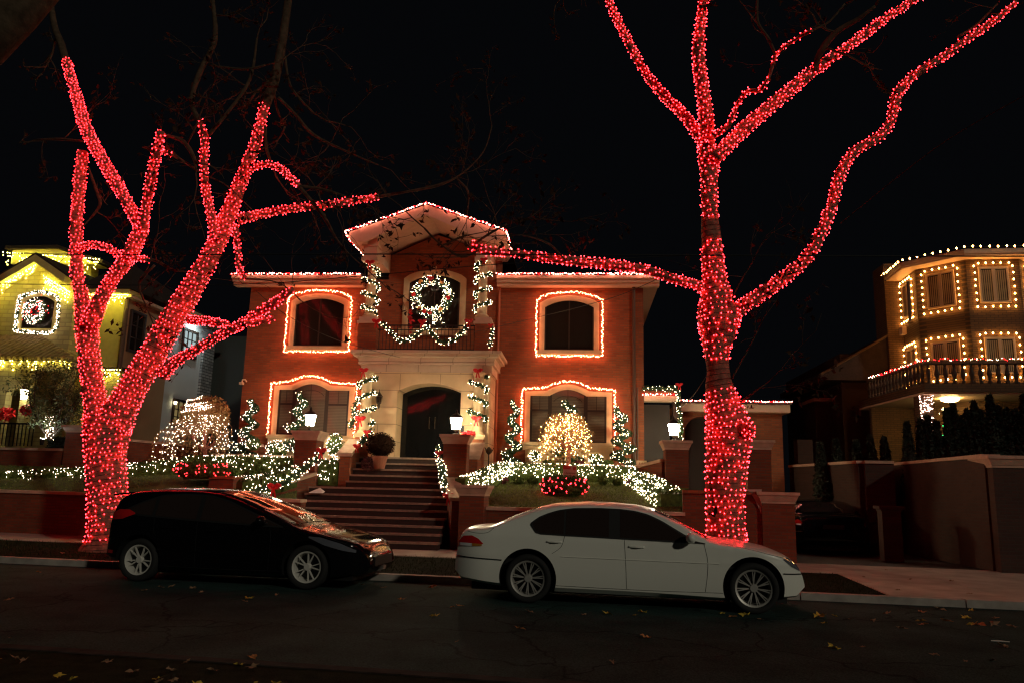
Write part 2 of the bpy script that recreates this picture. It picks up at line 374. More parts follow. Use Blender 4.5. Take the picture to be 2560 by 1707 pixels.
b = MB(); b.sbox(-60, 3.75, KV + 0.16, SWN, -0.2, ZS - 0.012)
b.build('verge', VERGE, kind='structure')
b = MB()
u = -60.0
while u < 40:                                  # slabs of the pavement with open joints
    b.sbox(u, u + 1.49, SWN + 0.005, SWN + 1.05, -0.2, ZS + 0.002); b.sbox(u, u + 1.49, SWN + 1.06, SWF, -0.2, ZS + 0.002); u += 1.5
u = 3.76
while u < 40:
    b.sbox(u, u + 1.74, KV + 0.165, SWN - 0.005, -0.2, ZS + 0.002); u += 1.75
b.build('sidewalk', CONC, kind='structure')

def grass(label, area, n, h, m, name='grass'):
    g = MB()
    for _ in range(n):
        p = area(); a = random.uniform(0, 6.28); w = Vector((cos(a), sin(a), 0)) * 0.006
        g.add([p - w, p + w, p + Vector((random.gauss(0, .03), random.gauss(0, .03), random.uniform(.5, 1.2) * h))], [[0, 1, 2]])
    g.build(name, m, label=label, cat='grass', kind='stuff')
grass('short sparse grass on the tree strip along the kerb', lambda: SP(random.uniform(-16, 3.7), random.uniform(KV + .2, SWN - .05), ZS - .012), 9000, 0.06, GRASSD)

# garden levels behind the front walls, as sloping sheets
def sheet(name, rows, m):
    nb = len(rows[0]); v = [p for r in rows for p in r]
    f = [[i * nb + j, i * nb + j + 1, (i + 1) * nb + j + 1, (i + 1) * nb + j] for i in range(len(rows) - 1) for j in range(nb - 1)]
    g = MB(); g.add(v, f); return g.build(name, m, kind='structure', smooth=True)
ZW = 1.16       # top of the right front wall
def lawn_rows(pxa, pxb, v0, z0, Y1, z1, n=14):
    rows = []
    for i in range(9):
        t = i / 8; row = []
        for j in range(n):
            px = pxa + (pxb - pxa) * j / (n - 1)
            a = ST(px, 1250, v0); c = HY(px, 1200, Y1); p = a.lerp(c, t)
            z = z0 + (z1 - z0) * (t ** 1.1) + 0.02 * noise.noise(p * 1.3); row.append(Vector((p.x, p.y, z)))
        rows.append(row)
    return rows
LR = lawn_rows(1195, 1722, 19.3, 1.12, 23.3, 1.95); sheet('lawn', LR, LAWN)
LL = lawn_rows(-420, 742, 19.3, 1.16, 23.3, 1.95); sheet('lawn', LL, LAWN)
def on_rows(R):
    i = random.uniform(0, len(R) - 1.001); j = random.uniform(0, len(R[0]) - 1.001)
    a = R[int(i)][int(j)].lerp(R[int(i)][int(j) + 1], j % 1); c = R[int(i) + 1][int(j)].lerp(R[int(i) + 1][int(j) + 1], j % 1)
    return a.lerp(c, i % 1)
grass('mown green grass of the sloping front lawn right of the steps', lambda: on_rows(LR), 14000, 0.045, GRASSM)
grass('mown green grass of the sloping front lawn left of the steps', lambda: on_rows(LL), 16000, 0.045, GRASSM)

# ================================================================== THE BRICK HOUSE
YF = 25.0; YP = 23.4; ZG = 2.42
HX0, HX1 = -11.33, 1.94
zE = HY(760, 714, YF - .35).z; zE1 = HY(760, 688, YF - .5).z
house = thing('brick_house', 'large red brick house with a pale stone entrance and gabled balcony', 'house', ((HX0 + HX1) / 2, YF, 1.9))
b = MB(); b.box(HX0, HX1, YF, YF + 9, 1.5, zE + .3)
gA = HY(1094, 588, YF); gL = HY(975, 640, YF); gR = HY(1255, 640, YF)
b.prism([Vector((gL.x, YF, zE + .3)), Vector((gR.x, YF, zE + .3)), Vector((gR.x, YF, gL.z)), Vector((gA.x, YF, gA.z)), Vector((gL.x, YF, gL.z))], (0, .3, 0))
b.build('wall', BRICK, house)
b = MB()                                       # hipped roof with its overhang
e = .55; zr = zE1 + .02
xl_r, xr_r = HY(912, 690, YF - .3).x, HY(1243, 690, YF - .3).x
for a_, c_ in ((HX0 - e, xl_r), (xr_r, HX1 + e)): b.box(a_, c_, YF - e, YF + .03, zr - .001, zr + .03)
V = [(HX0 - e, YF + .031, zr), (HX1 + e, YF + .031, zr), (HX1 + e, YF + 9 + e, zr), (HX0 - e, YF + 9 + e, zr), (HX0 + 4, YF + 4.5, zr + 1.35), (HX1 - 4, YF + 4.5, zr + 1.35)]
b.add(V, [[0, 1, 5, 4], [1, 2, 5], [2, 3, 4, 5], [3, 0, 4], [0, 3, 2, 1]])
b.build('roof', ROOF, house)
def eave(xa, xb):
    b = MB()
    b.box(xa, xb, YF - .50, YF + .02, zE1 - .10, zE1)                    # gutter board
    b.box(xa + .0, xb, YF - .40, YF + .02, zE1 - .20, zE1 - .103)
    b.box(xa + .0, xb, YF - .30, YF + .02, zE + .02, zE1 - .203)
    return b
xl = HY(908, 690, YF - .3).x; xr = HY(1243, 690, YF - .3).x
eave(HX0 - .5, xl).build('cornice', CREAM, house)
eave(xr, HX1 + .5).build('cornice', CREAM, house)
b = MB(); b.box(HX1 + .02, HX1 + .5, YF + .03, YF + 8.5, zE + .1, zE1)   # the side eave
b.build('side_soffit', CREAM, house)

def arch_pts(x0, x1, z0, zs, za, n=14):        # rectangle with a segmental arch on top
    out = [(x0, z0), (x0, zs)]; w = (x1 - x0) / 2; hgt = max(za - zs, 1e-3); Rr = (w * w + hgt * hgt) / (2 * hgt); cx = (x0 + x1) / 2; cz = za - Rr
    a0 = atan2(zs - cz, -w); a1 = atan2(zs - cz, w)
    for i in range(1, n): a = a0 + (a1 - a0) * i / n; out.append((cx + Rr * cos(a), cz + Rr * sin(a)))
    return out + [(x1, zs), (x1, z0)]
def brow_pts(x0, x1, z0, zt, xa, xb, za, n=12):  # rectangle with a bump in the middle
    out = [(x0, z0), (x0, zt)]
    for i in range(n + 1):
        t = i / n; s = (1 - cos(2 * pi * t)) / 2
        out.append((xa + (xb - xa) * t, zt + (za - zt) * (sin(pi * t) ** 0.9)))
    return out + [(x1, zt), (x1, z0)]
def arch_lift(pts, Y): return [Vector((x, Y, z)) for x, z in pts]
def pxz(px, py, Y): p = HY(px, py, Y); return p.x, p.z
def win(parent, Y, outl, fouter, fm, pane_m, proud=.10, bars=(), barm=FRAMED, sill=None, blind=None):
    f = MB(); f.ring(arch_lift(fouter, Y - proud), arch_lift(outl, Y - proud), (0, proud - .004, 0))
    fr = f.build('window', fm, parent)
    g = MB(); g.add(arch_lift(outl, Y - .035), [list(range(len(outl)))]); g.build('pane', pane_m, fr)
    if bars:
        k = MB()
        for (xa, za, xb, zb, w) in bars:
            a = Vector((xa, Y - .05, za)); c = Vector((xb, Y - .05, zb)); dx = (c - a); nrm = Vector((-dx.z, 0, dx.x)).normalized() * (w / 2)
            k.prism([a - nrm, a + nrm, c + nrm, c - nrm], (0, -.02, 0))
        k.build('sash', barm, fr)
    if blind:
        k = MB(); x0, x1, z0, z1 = blind; z = z0
        while z < z1: k.frame_box(((x0 + x1) / 2, Y - .028, z), Vector(((x1 - x0) / 2, 0, 0)), Vector((0, .005, .003)), Vector((0, -.006, .021))); z += .05
        k.build('blind', BLIND, fr)
    if sill:
        k = MB(); x0, x1, z0, z1, d = sill; k.box(x0, x1, Y - d, Y - .002, z0, z1); k.build('sill', fm, fr)
    return fr
def rim(o, w, wb=None):                         # outline pushed outwards by w
    wb = w if wb is None else wb
    cx = (o[0][0] + o[-1][0]) / 2; x0, z0 = o[0]; x1 = o[-1][0]; zt = o[1][1]; out = []
    for i, (x, z) in enumerate(o):
        if i in (0, len(o) - 1): out.append((x - w if i == 0 else x + w, z - wb)); continue
        if i in (1, len(o) - 2): out.append((x - w if i == 1 else x + w, z + w * .75)); continue
        t = (x - cx) / ((x1 - x0) / 2); out.append((x + w * .9 * t, z + w))
    return out
E_OUT = []
# upper windows
for (l, r, bt, sp, ap, which) in [(735, 856, 866, 764, 748, 'left'), (1361, 1484, 876, 770, 753, 'right')]:
    x0, z0 = pxz(l, bt, YF); x1, _ = pxz(r, bt, YF); _, zs = pxz((l + r) / 2, sp, YF); _, za = pxz((l + r) / 2, ap, YF)
    o = arch_pts(x0, x1, z0, zs, za); fo = rim(o, .17, .0)
    bars = [((x0 + x1) / 2, z0, (x0 + x1) / 2, za - .01, .04), (x0 + .02, z0, x0 + .02, zs, .05), (x1 - .02, z0, x1 - .02, zs, .05), (x0, z0 + .03, x1, z0 + .03, .05)]
    win(house, YF, o, fo, STONE, GLASSD, bars=bars, sill=(x0 - .24, x1 + .24, z0 - .14, z0 - .002, .16))
    E_OUT.append((rim(o, .27, .2), which, 'upper'))
# lower windows with their stone aprons
for (l, r, bt, tp, al, ar, ap, which) in [(692, 869, 1086, 975, 738, 822, 960, 'left'), (1324, 1516, 1104, 990, 1374, 1466, 974, 'right')]:
    x0, z0 = pxz(l, bt, YF); x1, _ = pxz(r, bt, YF); _, zt = pxz((l + r) / 2, tp, YF); xa, _ = pxz(al, tp, YF); xb, _ = pxz(ar, tp, YF); _, za = pxz((al + ar) / 2, ap, YF)
    o = brow_pts(x0, x1, z0, zt, xa, xb, za); fo = rim(o, .17, .0)
    bars = [(xa + .02, z0, xa + .02, zt + .05, .12), (xb - .02, z0, xb - .02, zt + .05, .12), ((xa + xb) / 2, z0, (xa + xb) / 2, za, .02),
            ((x0 + xa) / 2, zt - .45, (x0 + xa) / 2, zt, .02), ((x1 + xb) / 2, zt - .45, (x1 + xb) / 2, zt, .02), (x0, zt - .47, xa, zt - .47, .07), (xb, zt - .47, x1, zt - .47, .07),
            (xa, zt - .35, xb, zt - .35, .02), (x0, z0 + .03, x1, z0 + .03, .06), (x0 + .03, z0, x0 + .03, zt, .07), (x1 - .03, z0, x1 - .03, zt, .07)]
    for k in range(8):
        a0 = pi * (.12 + .76 * k / 8); a1 = pi * (.12 + .76 * (k + 1) / 8); cx = (xa + xb) / 2; Rr = (xb - xa) * .42; cz = zt - .30
        bars.append((cx - Rr * cos(a0), cz + Rr * .62 * sin(a0), cx - Rr * cos(a1), cz + Rr * .62 * sin(a1), .02))
    win(house, YF, o, fo, STONE, SHADEG, bars=bars, sill=(x0 - .26, x1 + .26, z0 - .12, z0 - .002, .26), blind=(x0 + .06, x1 - .06, z0 + .06, zt - .05))
    k = MB(); k.box(x0 - .12, x1 + .12, YF - .20, YF - .003, ZG - .3, z0 - .125)
    k.box(x0 - .2, x1 + .2, YF - .24, YF - .201, z0 - .26, z0 - .125)
    k.build('apron', STONE, house)
    E_OUT.append((rim(o, .26, .04), which, 'lower'))
# balcony window
x0, z0 = pxz(1020, 824, YF); x1, _ = pxz(1148, 824, YF); _, zs = pxz(1085, 709, YF); _, za = pxz(1085, 690, YF)
o = arch_pts(x0, x1, z0, zs, za); BW = (x0, x1, z0, zs, za)
win(house, YF, o, rim(o, .19, .0), STONE, GLASSD, proud=.12, bars=[(x0 + .03, z0, x0 + .03, zs, .06), (x1 - .03, z0, x1 - .03, zs, .06), ((x0 + x1) / 2, z0, (x0 + x1) / 2, za, .03)],
    sill=(x0 - .28, x1 + .28, z0 - .2, z0 - .002, .2))
k = MB(); kx, kz = pxz(1085, 676, YF); k.prism([Vector((kx - .07, YF - .16, kz - .14)), Vector((kx + .07, YF - .16, kz - .14)), Vector((kx + .10, YF - .16, kz + .10)), Vector((kx - .10, YF - .16, kz + .10))], (0, .157, 0)); k.build('keystone', STONE, house)

# ---- stone entrance
px0 = HY(901, 1050, YP).x; px1 = HY(1222, 1050, YP).x; zc0 = HY(1060, 930, YP).z; zc1 = HY(1060, 911, YP - .1).z; zct = HY(1060, 874, YP - .42).z; zd = HY(1065, 1145, YP).z
dl = HY(990, 1050, YP).x; dr = HY(1150, 1050, YP).x; zsp = HY(1068, 978, YP).z; zap = HY(1068, 957, YP).z
b = MB()
b.box(px0, dl, YP, YF - .003, ZG - .5, zc0); b.box(dr, px1, YP, YF - .003, ZG - .5, zc0)
A = arch_pts(dl, dr, zsp - .001, zsp, zap, 20)[1:-1]
poly = [Vector((x, YP, z)) for x, z in A] + [Vector((dr, YP, zc0)), Vector((dl, YP, zc0))]
n = len(A)
v = [Vector((x, YP, z)) for x, z in A] + [Vector((x, YP, zc0)) for x, z in A]; v += [q + Vector((0, YF - YP - .003, 0)) for q in v]
fs = [[i, i + 1, n + i + 1, n + i] for i in range(n - 1)] + [[2 * n + i, 3 * n + i, 3 * n + i + 1, 2 * n + i + 1] for i in range(n - 1)] + [[i, 2 * n + i, 2 * n + i + 1, i + 1] for i in range(n - 1)] + [[n + i, n + i + 1, 3 * n + i + 1, 3 * n + i] for i in range(n - 1)]
b.add(v, fs)
b.build('entrance_surround', ASHLAR, house)
b = MB()
b.box(px0 - .06, px1 + .06, YP - .06, YF - .004, zc0 + .001, zc1)
b.box(px0 - .14, px1 + .14, YP - .15, YF - .004, zc1 + .001, zc1 + .07)
zm = zc1 + .071; zh = zct - .17
pr = [(.10, zm), (.13, zm + .02), (.15, zh - .02), (.22, zh)]
for (e0, za_), (e1, zb_) in zip(pr, pr[1:]):
    v = [(px0 - e0, YP - e0, za_), (px1 + e0, YP - e0, za_), (px1 + e0, YF - .004, za_), (px0 - e0, YF - .004, za_), (px0 - e1, YP - e1, zb_), (px1 + e1, YP - e1, zb_), (px1 + e1, YF - .004, zb_), (px0 - e1, YF - .004, zb_)]
    b.add(v, [[3, 2, 1, 0], [4, 5, 6, 7], [0, 1, 5, 4], [1, 2, 6, 5], [2, 3, 7, 6], [3, 0, 4, 7]])
b.box(px0 - .27, px1 + .27, YP - .28, YF - .004, zh + .001, zh + .08)
b.box(px0 - .36, px1 + .36, YP - .38, YF - .004, zh + .081, zct)
b.build('cornice', brickmat('cornice_blocks', (0.60, 0.45, 0.31), (0.57, 0.42, 0.29), (0.36, 0.26, 0.17), 1.0, 2.0, 0.012, 0.8, 0, 0.2), house)
YD = YP + .75
b = MB(); b.add([Vector((x, YD, z)) for x, z in arch_pts(dl, dr, zd, zsp, zap, 20)], [list(range(23))])
dm = (dl + dr) / 2
for s in (-1, 1):
    b.prism([Vector((dm + s * .02, YD - .03, zd)), Vector((dm + s * .06, YD - .03, zd)), Vector((dm + s * .06, YD - .03, zap - .03)), Vector((dm + s * .02, YD - .03, zap - .03))], (0, .028, 0))
    for (h0, h1) in ((.15, .75), (.85, 2.0)): b.ring([Vector((dm + s * .12, YD - .02, zd + h0)), Vector((dm + s * .85, YD - .02, zd + h0)), Vector((dm + s * .85, YD - .02, zd + h1)), Vector((dm + s * .12, YD - .02, zd + h1))],
                                                     [Vector((dm + s * .15, YD - .02, zd + h0 + .03)), Vector((dm + s * .82, YD - .02, zd + h0 + .03)), Vector((dm + s * .82, YD - .02, zd + h1 - .03)), Vector((dm + s * .15, YD - .02, zd + h1 - .03))], (0, .018, 0))
dobj = b.build('door', DOOR, house)
for s in (-1, 1):
    b = MB(); b.tube([(dm + s * .09, YD - .03, zd + .95), (dm + s * .09, YD - .09, zd + .98), (dm + s * .09, YD - .09, zd + 1.28), (dm + s * .09, YD - .03, zd + 1.31)], .014, 6); b.build('handle', BRONZE, dobj)
# round columns at the front corners of the entrance
ZPB = HY(905, 1085, YP - .35).z
CLX = HY(914, 1000, YP - .28).x; CRX = HY(1195, 1000, YP - .28).x
for cx in (CLX, CRX):
    b = MB(); c = (cx, YP - .02 - .2, 0)
    b.lathe(c, [(.17, ZPB + .14), (.165, ZPB + .6), (.15, zc0 - .12), (.19, zc0 - .08), (.19, zc0 - .02)], 20)
    b.lathe(c, [(.22, ZPB + .05), (.22, ZPB + .10), (.18, ZPB + .139)], 20)
    b.box(cx - .25, cx + .25, YP - .46, YP - .003, ZPB - .08, ZPB + .049)
    b.build('column', STONE, house, smooth=False)
    b = MB(); b.box(cx - .21, cx + .21, YP - .43, YP - .003, zd - .4, ZPB - .081); b.build('column_plinth', BRICK, house)
# wall lantern, switch box and security camera
lx, lz = pxz(950, 1000, YP)
def wall_lantern(parent, x, z, Y):
    b = MB(); c = (x, Y - .13, z)
    b.lathe(c, [(.01, -.27), (.03, -.24), (.02, -.2), (.05, -.17), (.04, -.13), (.09, -.09), (.07, -.085)], 8)
    b.lathe(c, [(.12, .10), (.06, .19), (.03, .22), (.012, .30), (.002, .34)], 8); b.tube([(x, Y - .003, z - .18), (x, Y - .07, z - .24), (x, Y - .13, z - .22)], .015, 6)
    for k in range(6): a = k * pi / 3; b.tube([(x + .072 * cos(a), Y - .13 + .072 * sin(a), z - .085), (x + .105 * cos(a), Y - .13 + .105 * sin(a), z + .10)], .007, 4)
    r_ = thing('wall_lantern', 'unlit bronze wall lantern on pale stone left of the front door', 'wall lantern', (x, Y, z)); b.build('cage', BRONZE, r_)
    b = MB(); b.lathe(c, [(.06, -.08), (.09, .095)], 6); b.build('glass', GLASSD, r_)
wall_lantern(house, lx, lz, YP)
b = MB(); sx, sz = pxz(1156, 1072, YP); b.box(sx - .05, sx + .05, YP - .05, YP - .002, sz - .1, sz + .1); b.build('intercom', BLACKP, house)
b = MB(); sx, sz = pxz(613, 953, YF); b.tube([(sx + .05, YF - .01, sz), (sx + .05, YF - .12, sz + .05), (sx - .03, YF - .14, sz + .04), (sx - .05, YF - .14, sz - .05)], .025, 6); b.box(sx - .12, sx + .0, YF - .2, YF - .06, sz - .12, sz - .04); b.build('security_camera', CREAM, house)
b = MB(); sx, sz = pxz(654, 1113, YF); b.box(sx - .08, sx + .08, YF - .04, YF - .002, sz - .04, sz + .04); b.build('wall_vent', CREAM, house)
# downpipes
for (x_, y0_, y1_, m_, rr) in [(1585, 700, 1158, PIPE, .055), (1243, 690, 1165, COPPER, .045), (1594, 968, 1150, PIPE, .025)]:
    b = MB(); a = HY(x_, (y0_ + y1_) / 2, YF - .1); zt_ = HY(x_, y0_, YF - .1).z; zb_ = HY(x_, y1_, YF - .1).z
    b.tube([(a.x, YF - .08, zb_), (a.x, YF - .08, zt_)], rr, 8); b.build('downpipe', m_, house)
b = MB(); b.tube([(px1 - .12, YP - .05, zc0), (px1 - .10, YP - .04, zd + .3)], .018, 6); b.build('cable', CREAM, house)

# ---- gabled balcony over the entrance
YG = 22.9
tL = HY(868, 583, YG); tA = HY(1068, 514, YG); tR = HY(1262, 583, YG); iA = HY(1068, 539, YG)
zt0 = (tL.z + tR.z) / 2; th = tA.z - iA.z; cxg = tA.x; hw = (tR.x - tL.x) / 2; slope = (tA.z - zt0) / hw
b = MB()
pts = [(cxg - hw, zt0), (cxg, tA.z), (cxg + hw, zt0), (cxg + hw, zt0 - .10), (cxg + hw - .5, zt0 - .10 - .02), (cxg, tA.z - th * .45), (cxg - hw + .5, zt0 - .10 - .02), (cxg - hw, zt0 - .10)]
fb_ = MB()
fb_.prism([Vector((x, YG - .07, z)) for x, z in [(cxg - hw, zt0 - .004), (cxg, tA.z - .004), (cxg + hw, zt0 - .004), (cxg + hw, zt0 - .08), (cxg + hw - .14, zt0 - th * .85), (cxg + hw - .62, zt0 - th * .85), (cxg, tA.z - th), (cxg - hw + .62, zt0 - th * .85), (cxg - hw + .14, zt0 - th * .85), (cxg - hw, zt0 - .08)]], (0, .068, 0)); fb_.build('fascia', CREAM, house)
for sx in (-1, 1):
    fb_ = MB(); fb_.prism([Vector((cxg + sx * x, YG + .002, z)) for x, z in [(hw - .02, zt0 - .12), (hw - .14, zt0 - th * .85), (hw - .60, zt0 - th * .85), (hw - .60, zt0 + .0)]], (0, 2.2, 0)); fb_.build('eave_box', CREAM, house)
b.prism([Vector((x, YG, z)) for x, z in pts], (0, 2.3, 0))
b.build('gable', CREAM, house)
b = MB(); b.prism([Vector((x, YG + .08, z)) for x, z in [(cxg - hw - .02, zt0 + .004), (cxg, tA.z + .004), (cxg + hw + .02, zt0 + .004), (cxg + hw + .02, zt0 + .05), (cxg, tA.z + .05), (cxg - hw - .02, zt0 + .05)]], (0, 5, 0)); b.build('gable_roof', ROOF, house)
zB0 = HY(928, 655, YP - .1).z; zB1 = zt0 - th * .85
for (a, c) in ((911, 944), (1192, 1225)):
    xa = HY(a, 630, YP - .1).x; xb = HY(c, 630, YP - .1).x
    b = MB(); b.box(xa, xb, YP - .2, YF - .003, zB0 + .12, zB1 + .25); b.box(xa - .04, xb + .04, YP - .24, YP + .3, zB0, zB0 + .119)
    b.box(xa - .05, xb + .05, YP - .25, YP + .25, zB1 - .05, zB1 + .12)
    b.build('beam', CREAM, house)
zpc = HY(915, 792, YP - .2).z; zpb = HY(915, 808, YP - .2).z
UCX = []
for (a, c, sh) in ((895, 940, 928), (1187, 1226, 1207)):
    xa = HY(a, 840, YP - .2).x; xb = HY(c, 840, YP - .2).x; cx = HY(sh, 720, YP + .02).x; UCX.append(cx)
    b = MB(); b.box(xa, xb, YP - .2, YP + .32, zct + .001, zpb); b.build('balcony_pier', BRICK, house)
    b = MB(); b.box(xa - .05, xb + .05, YP - .25, YP + .37, zpb + .001, zpb + .08); b.box(xa, xb, YP - .2, YP + .32, zpb + .081, zpc)
    b.build('pier_cap', CREAM, house)
    b = MB(); b.lathe((cx, YP + .03, 0), [(.22, zpc), (.22, zpc + .08), (.16, zpc + .14), (.145, zpc + .7), (.13, zB0 - .1), (.17, zB0 - .06), (.18, zB0 - .005)], 20); b.build('column', STONE, house)
xa = HY(940, 840, YP).x; xb = HY(1187, 840, YP).x; b = MB()
b.tube([(xa, YP, zpb - .02), (xb, YP, zpb - .02)], .022, 6); b.tube([(xa, YP, zpb - .16), (xb, YP, zpb - .16)], .014, 6); b.tube([(xa, YP, zct + .08), (xb, YP, zct + .08)], .018, 6)
x = xa + .1
while x < xb: b.tube([(x, YP, zct + .08), (x, YP, zpb - .02)], .010, 5); x += .115
b.build('balcony_railing', IRON, house)

# ---- side passage, arch and garage to the right of the house
annex = thing('brick_garage', 'low red brick side building with an arched opening and flat roof edged in lights', 'garage', HY(1820, 1160, 26.5))
YA = 26.3
ax0, _ = pxz(1706, 1100, YA); ax1, az0 = pxz(1957, 1100, YA); _, azt = pxz(1800, 1030, YA); _, azr = pxz(1800, 1008, YA - .3)
oxl = pxz(1712, 1100, YA)[0]; oxr = pxz(1800, 1100, YA)[0]; ozs = pxz(1750, 1075, YA)[1]; oza = pxz(1750, 1040, YA)[1]
b = MB(); b.box(oxr, ax1, YA, YA + 6, 0, azt); b.box(ax0 - .12, oxl, YA, YA + .5, 0, azt)
A = arch_pts(oxl, oxr, ozs - .001, ozs, oza, 12)[1:-1]; n = len(A)
v = [Vector((x, YA, z)) for x, z in A] + [Vector((x, YA, azt)) for x, z in A]; v += [q + Vector((0, .5, 0)) for q in v]
b.add(v, [[i, i + 1, n + i + 1, n + i] for i in range(n - 1)] + [[i, 2 * n + i, 2 * n + i + 1, i + 1] for i in range(n - 1)] + [[2 * n + i, 3 * n + i, 3 * n + i + 1, 2 * n + i + 1] for i in range(n - 1)])
b.build('wall', BRICK, annex)
b = MB(); b.box(oxl - .1, oxr + .1, YA + 1.2, YA + 1.25, 1.5, azt - .1); b.build('garage_door', FRAMED, annex)
b = MB(); b.box(pxz(1690, 1100, YA)[0], ax1 + .2, YA - .3, YA + 6, azt + .001, azr); b.build('cornice', CREAM, annex)
b = MB(); b.box(pxz(1690, 1100, YA)[0], ax1 + .25, YA - .36, YA + 6, azr + .001, azr + .07); b.build('roof', ROOF, annex)
annex_line = [Vector((pxz(1692, 1100, YA)[0], YA - .38, azr + .08)), Vector((ax1 + .24, YA - .38, azr + .08))]
zb0 = HY(1648, 1002, YF - .1).z; zb1 = HY(1648, 988, YF - .1).z; bx1 = HY(1692, 1000, YF).x
b = MB(); b.box(HX1 + .003, bx1 + .1, YF - .1, YF + .3, zb0, zb1); b.build('cornice', CREAM, annex)
b = MB(); b.box(HX1 + .003, bx1, YF + .05, YF + .28, zb1 + .001, zb1 + .18); b.build('parapet', BRICK, annex)
b = MB(); b.box(bx1 - .12, bx1 + .12, YF + .0, YF + .3, 1.6, zb0 - .001); b.build('gate_pier', BRICKD, annex)
b = MB(); b.box(HX1 + .01, bx1 - .13, YF + .9, YF + .95, 1.6, zb0); b.build('side_gate', FRAMED, annex)
pass_line = [Vector((HX1 - .05, YF - .14, zb1 + .03)), Vector((bx1 + .05, YF - .14, zb1 + .03))]

# ---- steps
stairs = thing('front_steps', 'broad flight of dark granite and brick steps climbing to the front door', 'steps', SP(-4.5, 20, ZS))
pyt = [1145, 1159, 1173, 1187, 1201, 1216, 1233, 1250, 1269, 1291, 1315, 1340, 1366]
nst = len(pyt); ztop = zd
STEPS = []
for i, py in enumerate(pyt):
    z = ztop - (ztop - ZS) * i / nst
    if i < 5: Yn = 22.95 - i * .30
    elif i == 5: Yn = 20.95
    else: Yn = 20.95 - (i - 5) * .28
    STEPS.append((Yn, z))
def HX(px, py, X):
    d = ray(px, py); return CAM + d * (X / d.x)
sR = HY(1097, 1190, 21.9).x; sL = HY(872, 1180, 22.0).x; sRl = HY(1112, 1300, 19.8).x; sLl = HY(752, 1250, 20.4).x
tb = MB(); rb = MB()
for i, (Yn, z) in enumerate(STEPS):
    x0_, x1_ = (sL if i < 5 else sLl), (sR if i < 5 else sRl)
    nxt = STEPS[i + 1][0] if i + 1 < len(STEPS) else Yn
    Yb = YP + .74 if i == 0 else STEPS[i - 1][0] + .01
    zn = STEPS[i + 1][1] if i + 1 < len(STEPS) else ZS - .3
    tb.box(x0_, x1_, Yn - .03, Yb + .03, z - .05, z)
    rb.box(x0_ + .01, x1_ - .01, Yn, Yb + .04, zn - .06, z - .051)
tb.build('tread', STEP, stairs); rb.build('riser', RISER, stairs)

def pillar(label, x0, x1, Y0, dep, zb, zt, capm=CAPST, bm=BRICKF, frame='h', name='brick_pillar', flare=.09, caph=.26, group='brick pillars of the front garden'):
    fx = (lambda u, v, z: Vector((u, v, z))) if frame == 'h' else (lambda u, v, z: SP(u, v, z))
    ax, ay = (Vector((1, 0, 0)), Vector((0, 1, 0))) if frame == 'h' else (SU, SN)
    c = lambda z: fx((x0 + x1) / 2, Y0 + dep / 2, z)
    r = thing(name, label, 'pillar', fx((x0 + x1) / 2, Y0 + dep / 2, zb), group)
    h = MB(); h.frame_box(c((zb + zt - caph) / 2), ax * ((x1 - x0) / 2), ay * (dep / 2), Zv * ((zt - caph - zb) / 2)); h.build('shaft', bm, r)
    h = MB(); lv = [(.02, zt - caph + .001, .02, zt - caph + .05), (.03, zt - caph + .05, flare, zt - .07), (flare + .02, zt - .07, flare + .02, zt)]
    for (e0, z0_, e1, z1_) in lv:
        v = []
        for e_, z_ in ((e0, z0_), (e1, z1_)):
            for sx, sy in ((-1, -1), (1, -1), (1, 1), (-1, 1)): v.append(c(z_) + ax * sx * ((x1 - x0) / 2 + e_) + ay * sy * (dep / 2 + e_))
        h.add(v, [[3, 2, 1, 0], [4, 5, 6, 7], [0, 1, 5, 4], [1, 2, 6, 5], [2, 3, 7, 6], [3, 0, 4, 7]])
    h.build('cap', capm, r); return r
def pxx(px, py, Y): return HY(px, py, Y).x
ZA = HY(760, 1077, 21.9).z
pillar('tall brick pillar carrying the glowing lantern in front of the lower left window', pxx(734, 1150, 21.7), pxx(788, 1150, 21.7), 21.7, .62, 1.2, ZA)
ZB = HY(1135, 1086, 21.6).z
pillar('tall brick pillar carrying the glowing lantern right of the front door', pxx(1107, 1150, 21.4), pxx(1166, 1150, 21.4), 21.4, .55, 1.0, ZB)
ZC = HY(1690, 1101, 22.6).z
pillar('tall brick pillar carrying the lantern beside the side passage', pxx(1664, 1160, 22.4), pxx(1722, 1160, 22.4), 22.4, .6, 1.2, ZC)
ZD = ST(1180, 1211, 18.75).z
pillar('low dark brick pillar with a broad cap at the foot of the steps', ST(1146, 1300, 18.7).dot(SU), ST(1208, 1300, 18.7).dot(SU), 18.7, .6, ZS, ZD, frame='s')
ZEt = ST(1945, 1229, 19.1).z
pillar('wide brick pillar with a flared cap beside the driveway, lit red by the tree', ST(1906, 1300, 19.0).dot(SU), ST(1988, 1300, 19.0).dot(SU), 19.0, .75, ZS, ZEt, frame='s')
pillar('brick pillar half hidden behind the red lit right tree', ST(1868, 1160, 22.5).dot(SU), ST(1900, 1160, 22.5).dot(SU) + .3, 22.5, .5, 1.0, ST(1880, 1099, 22.5).z, frame='s')

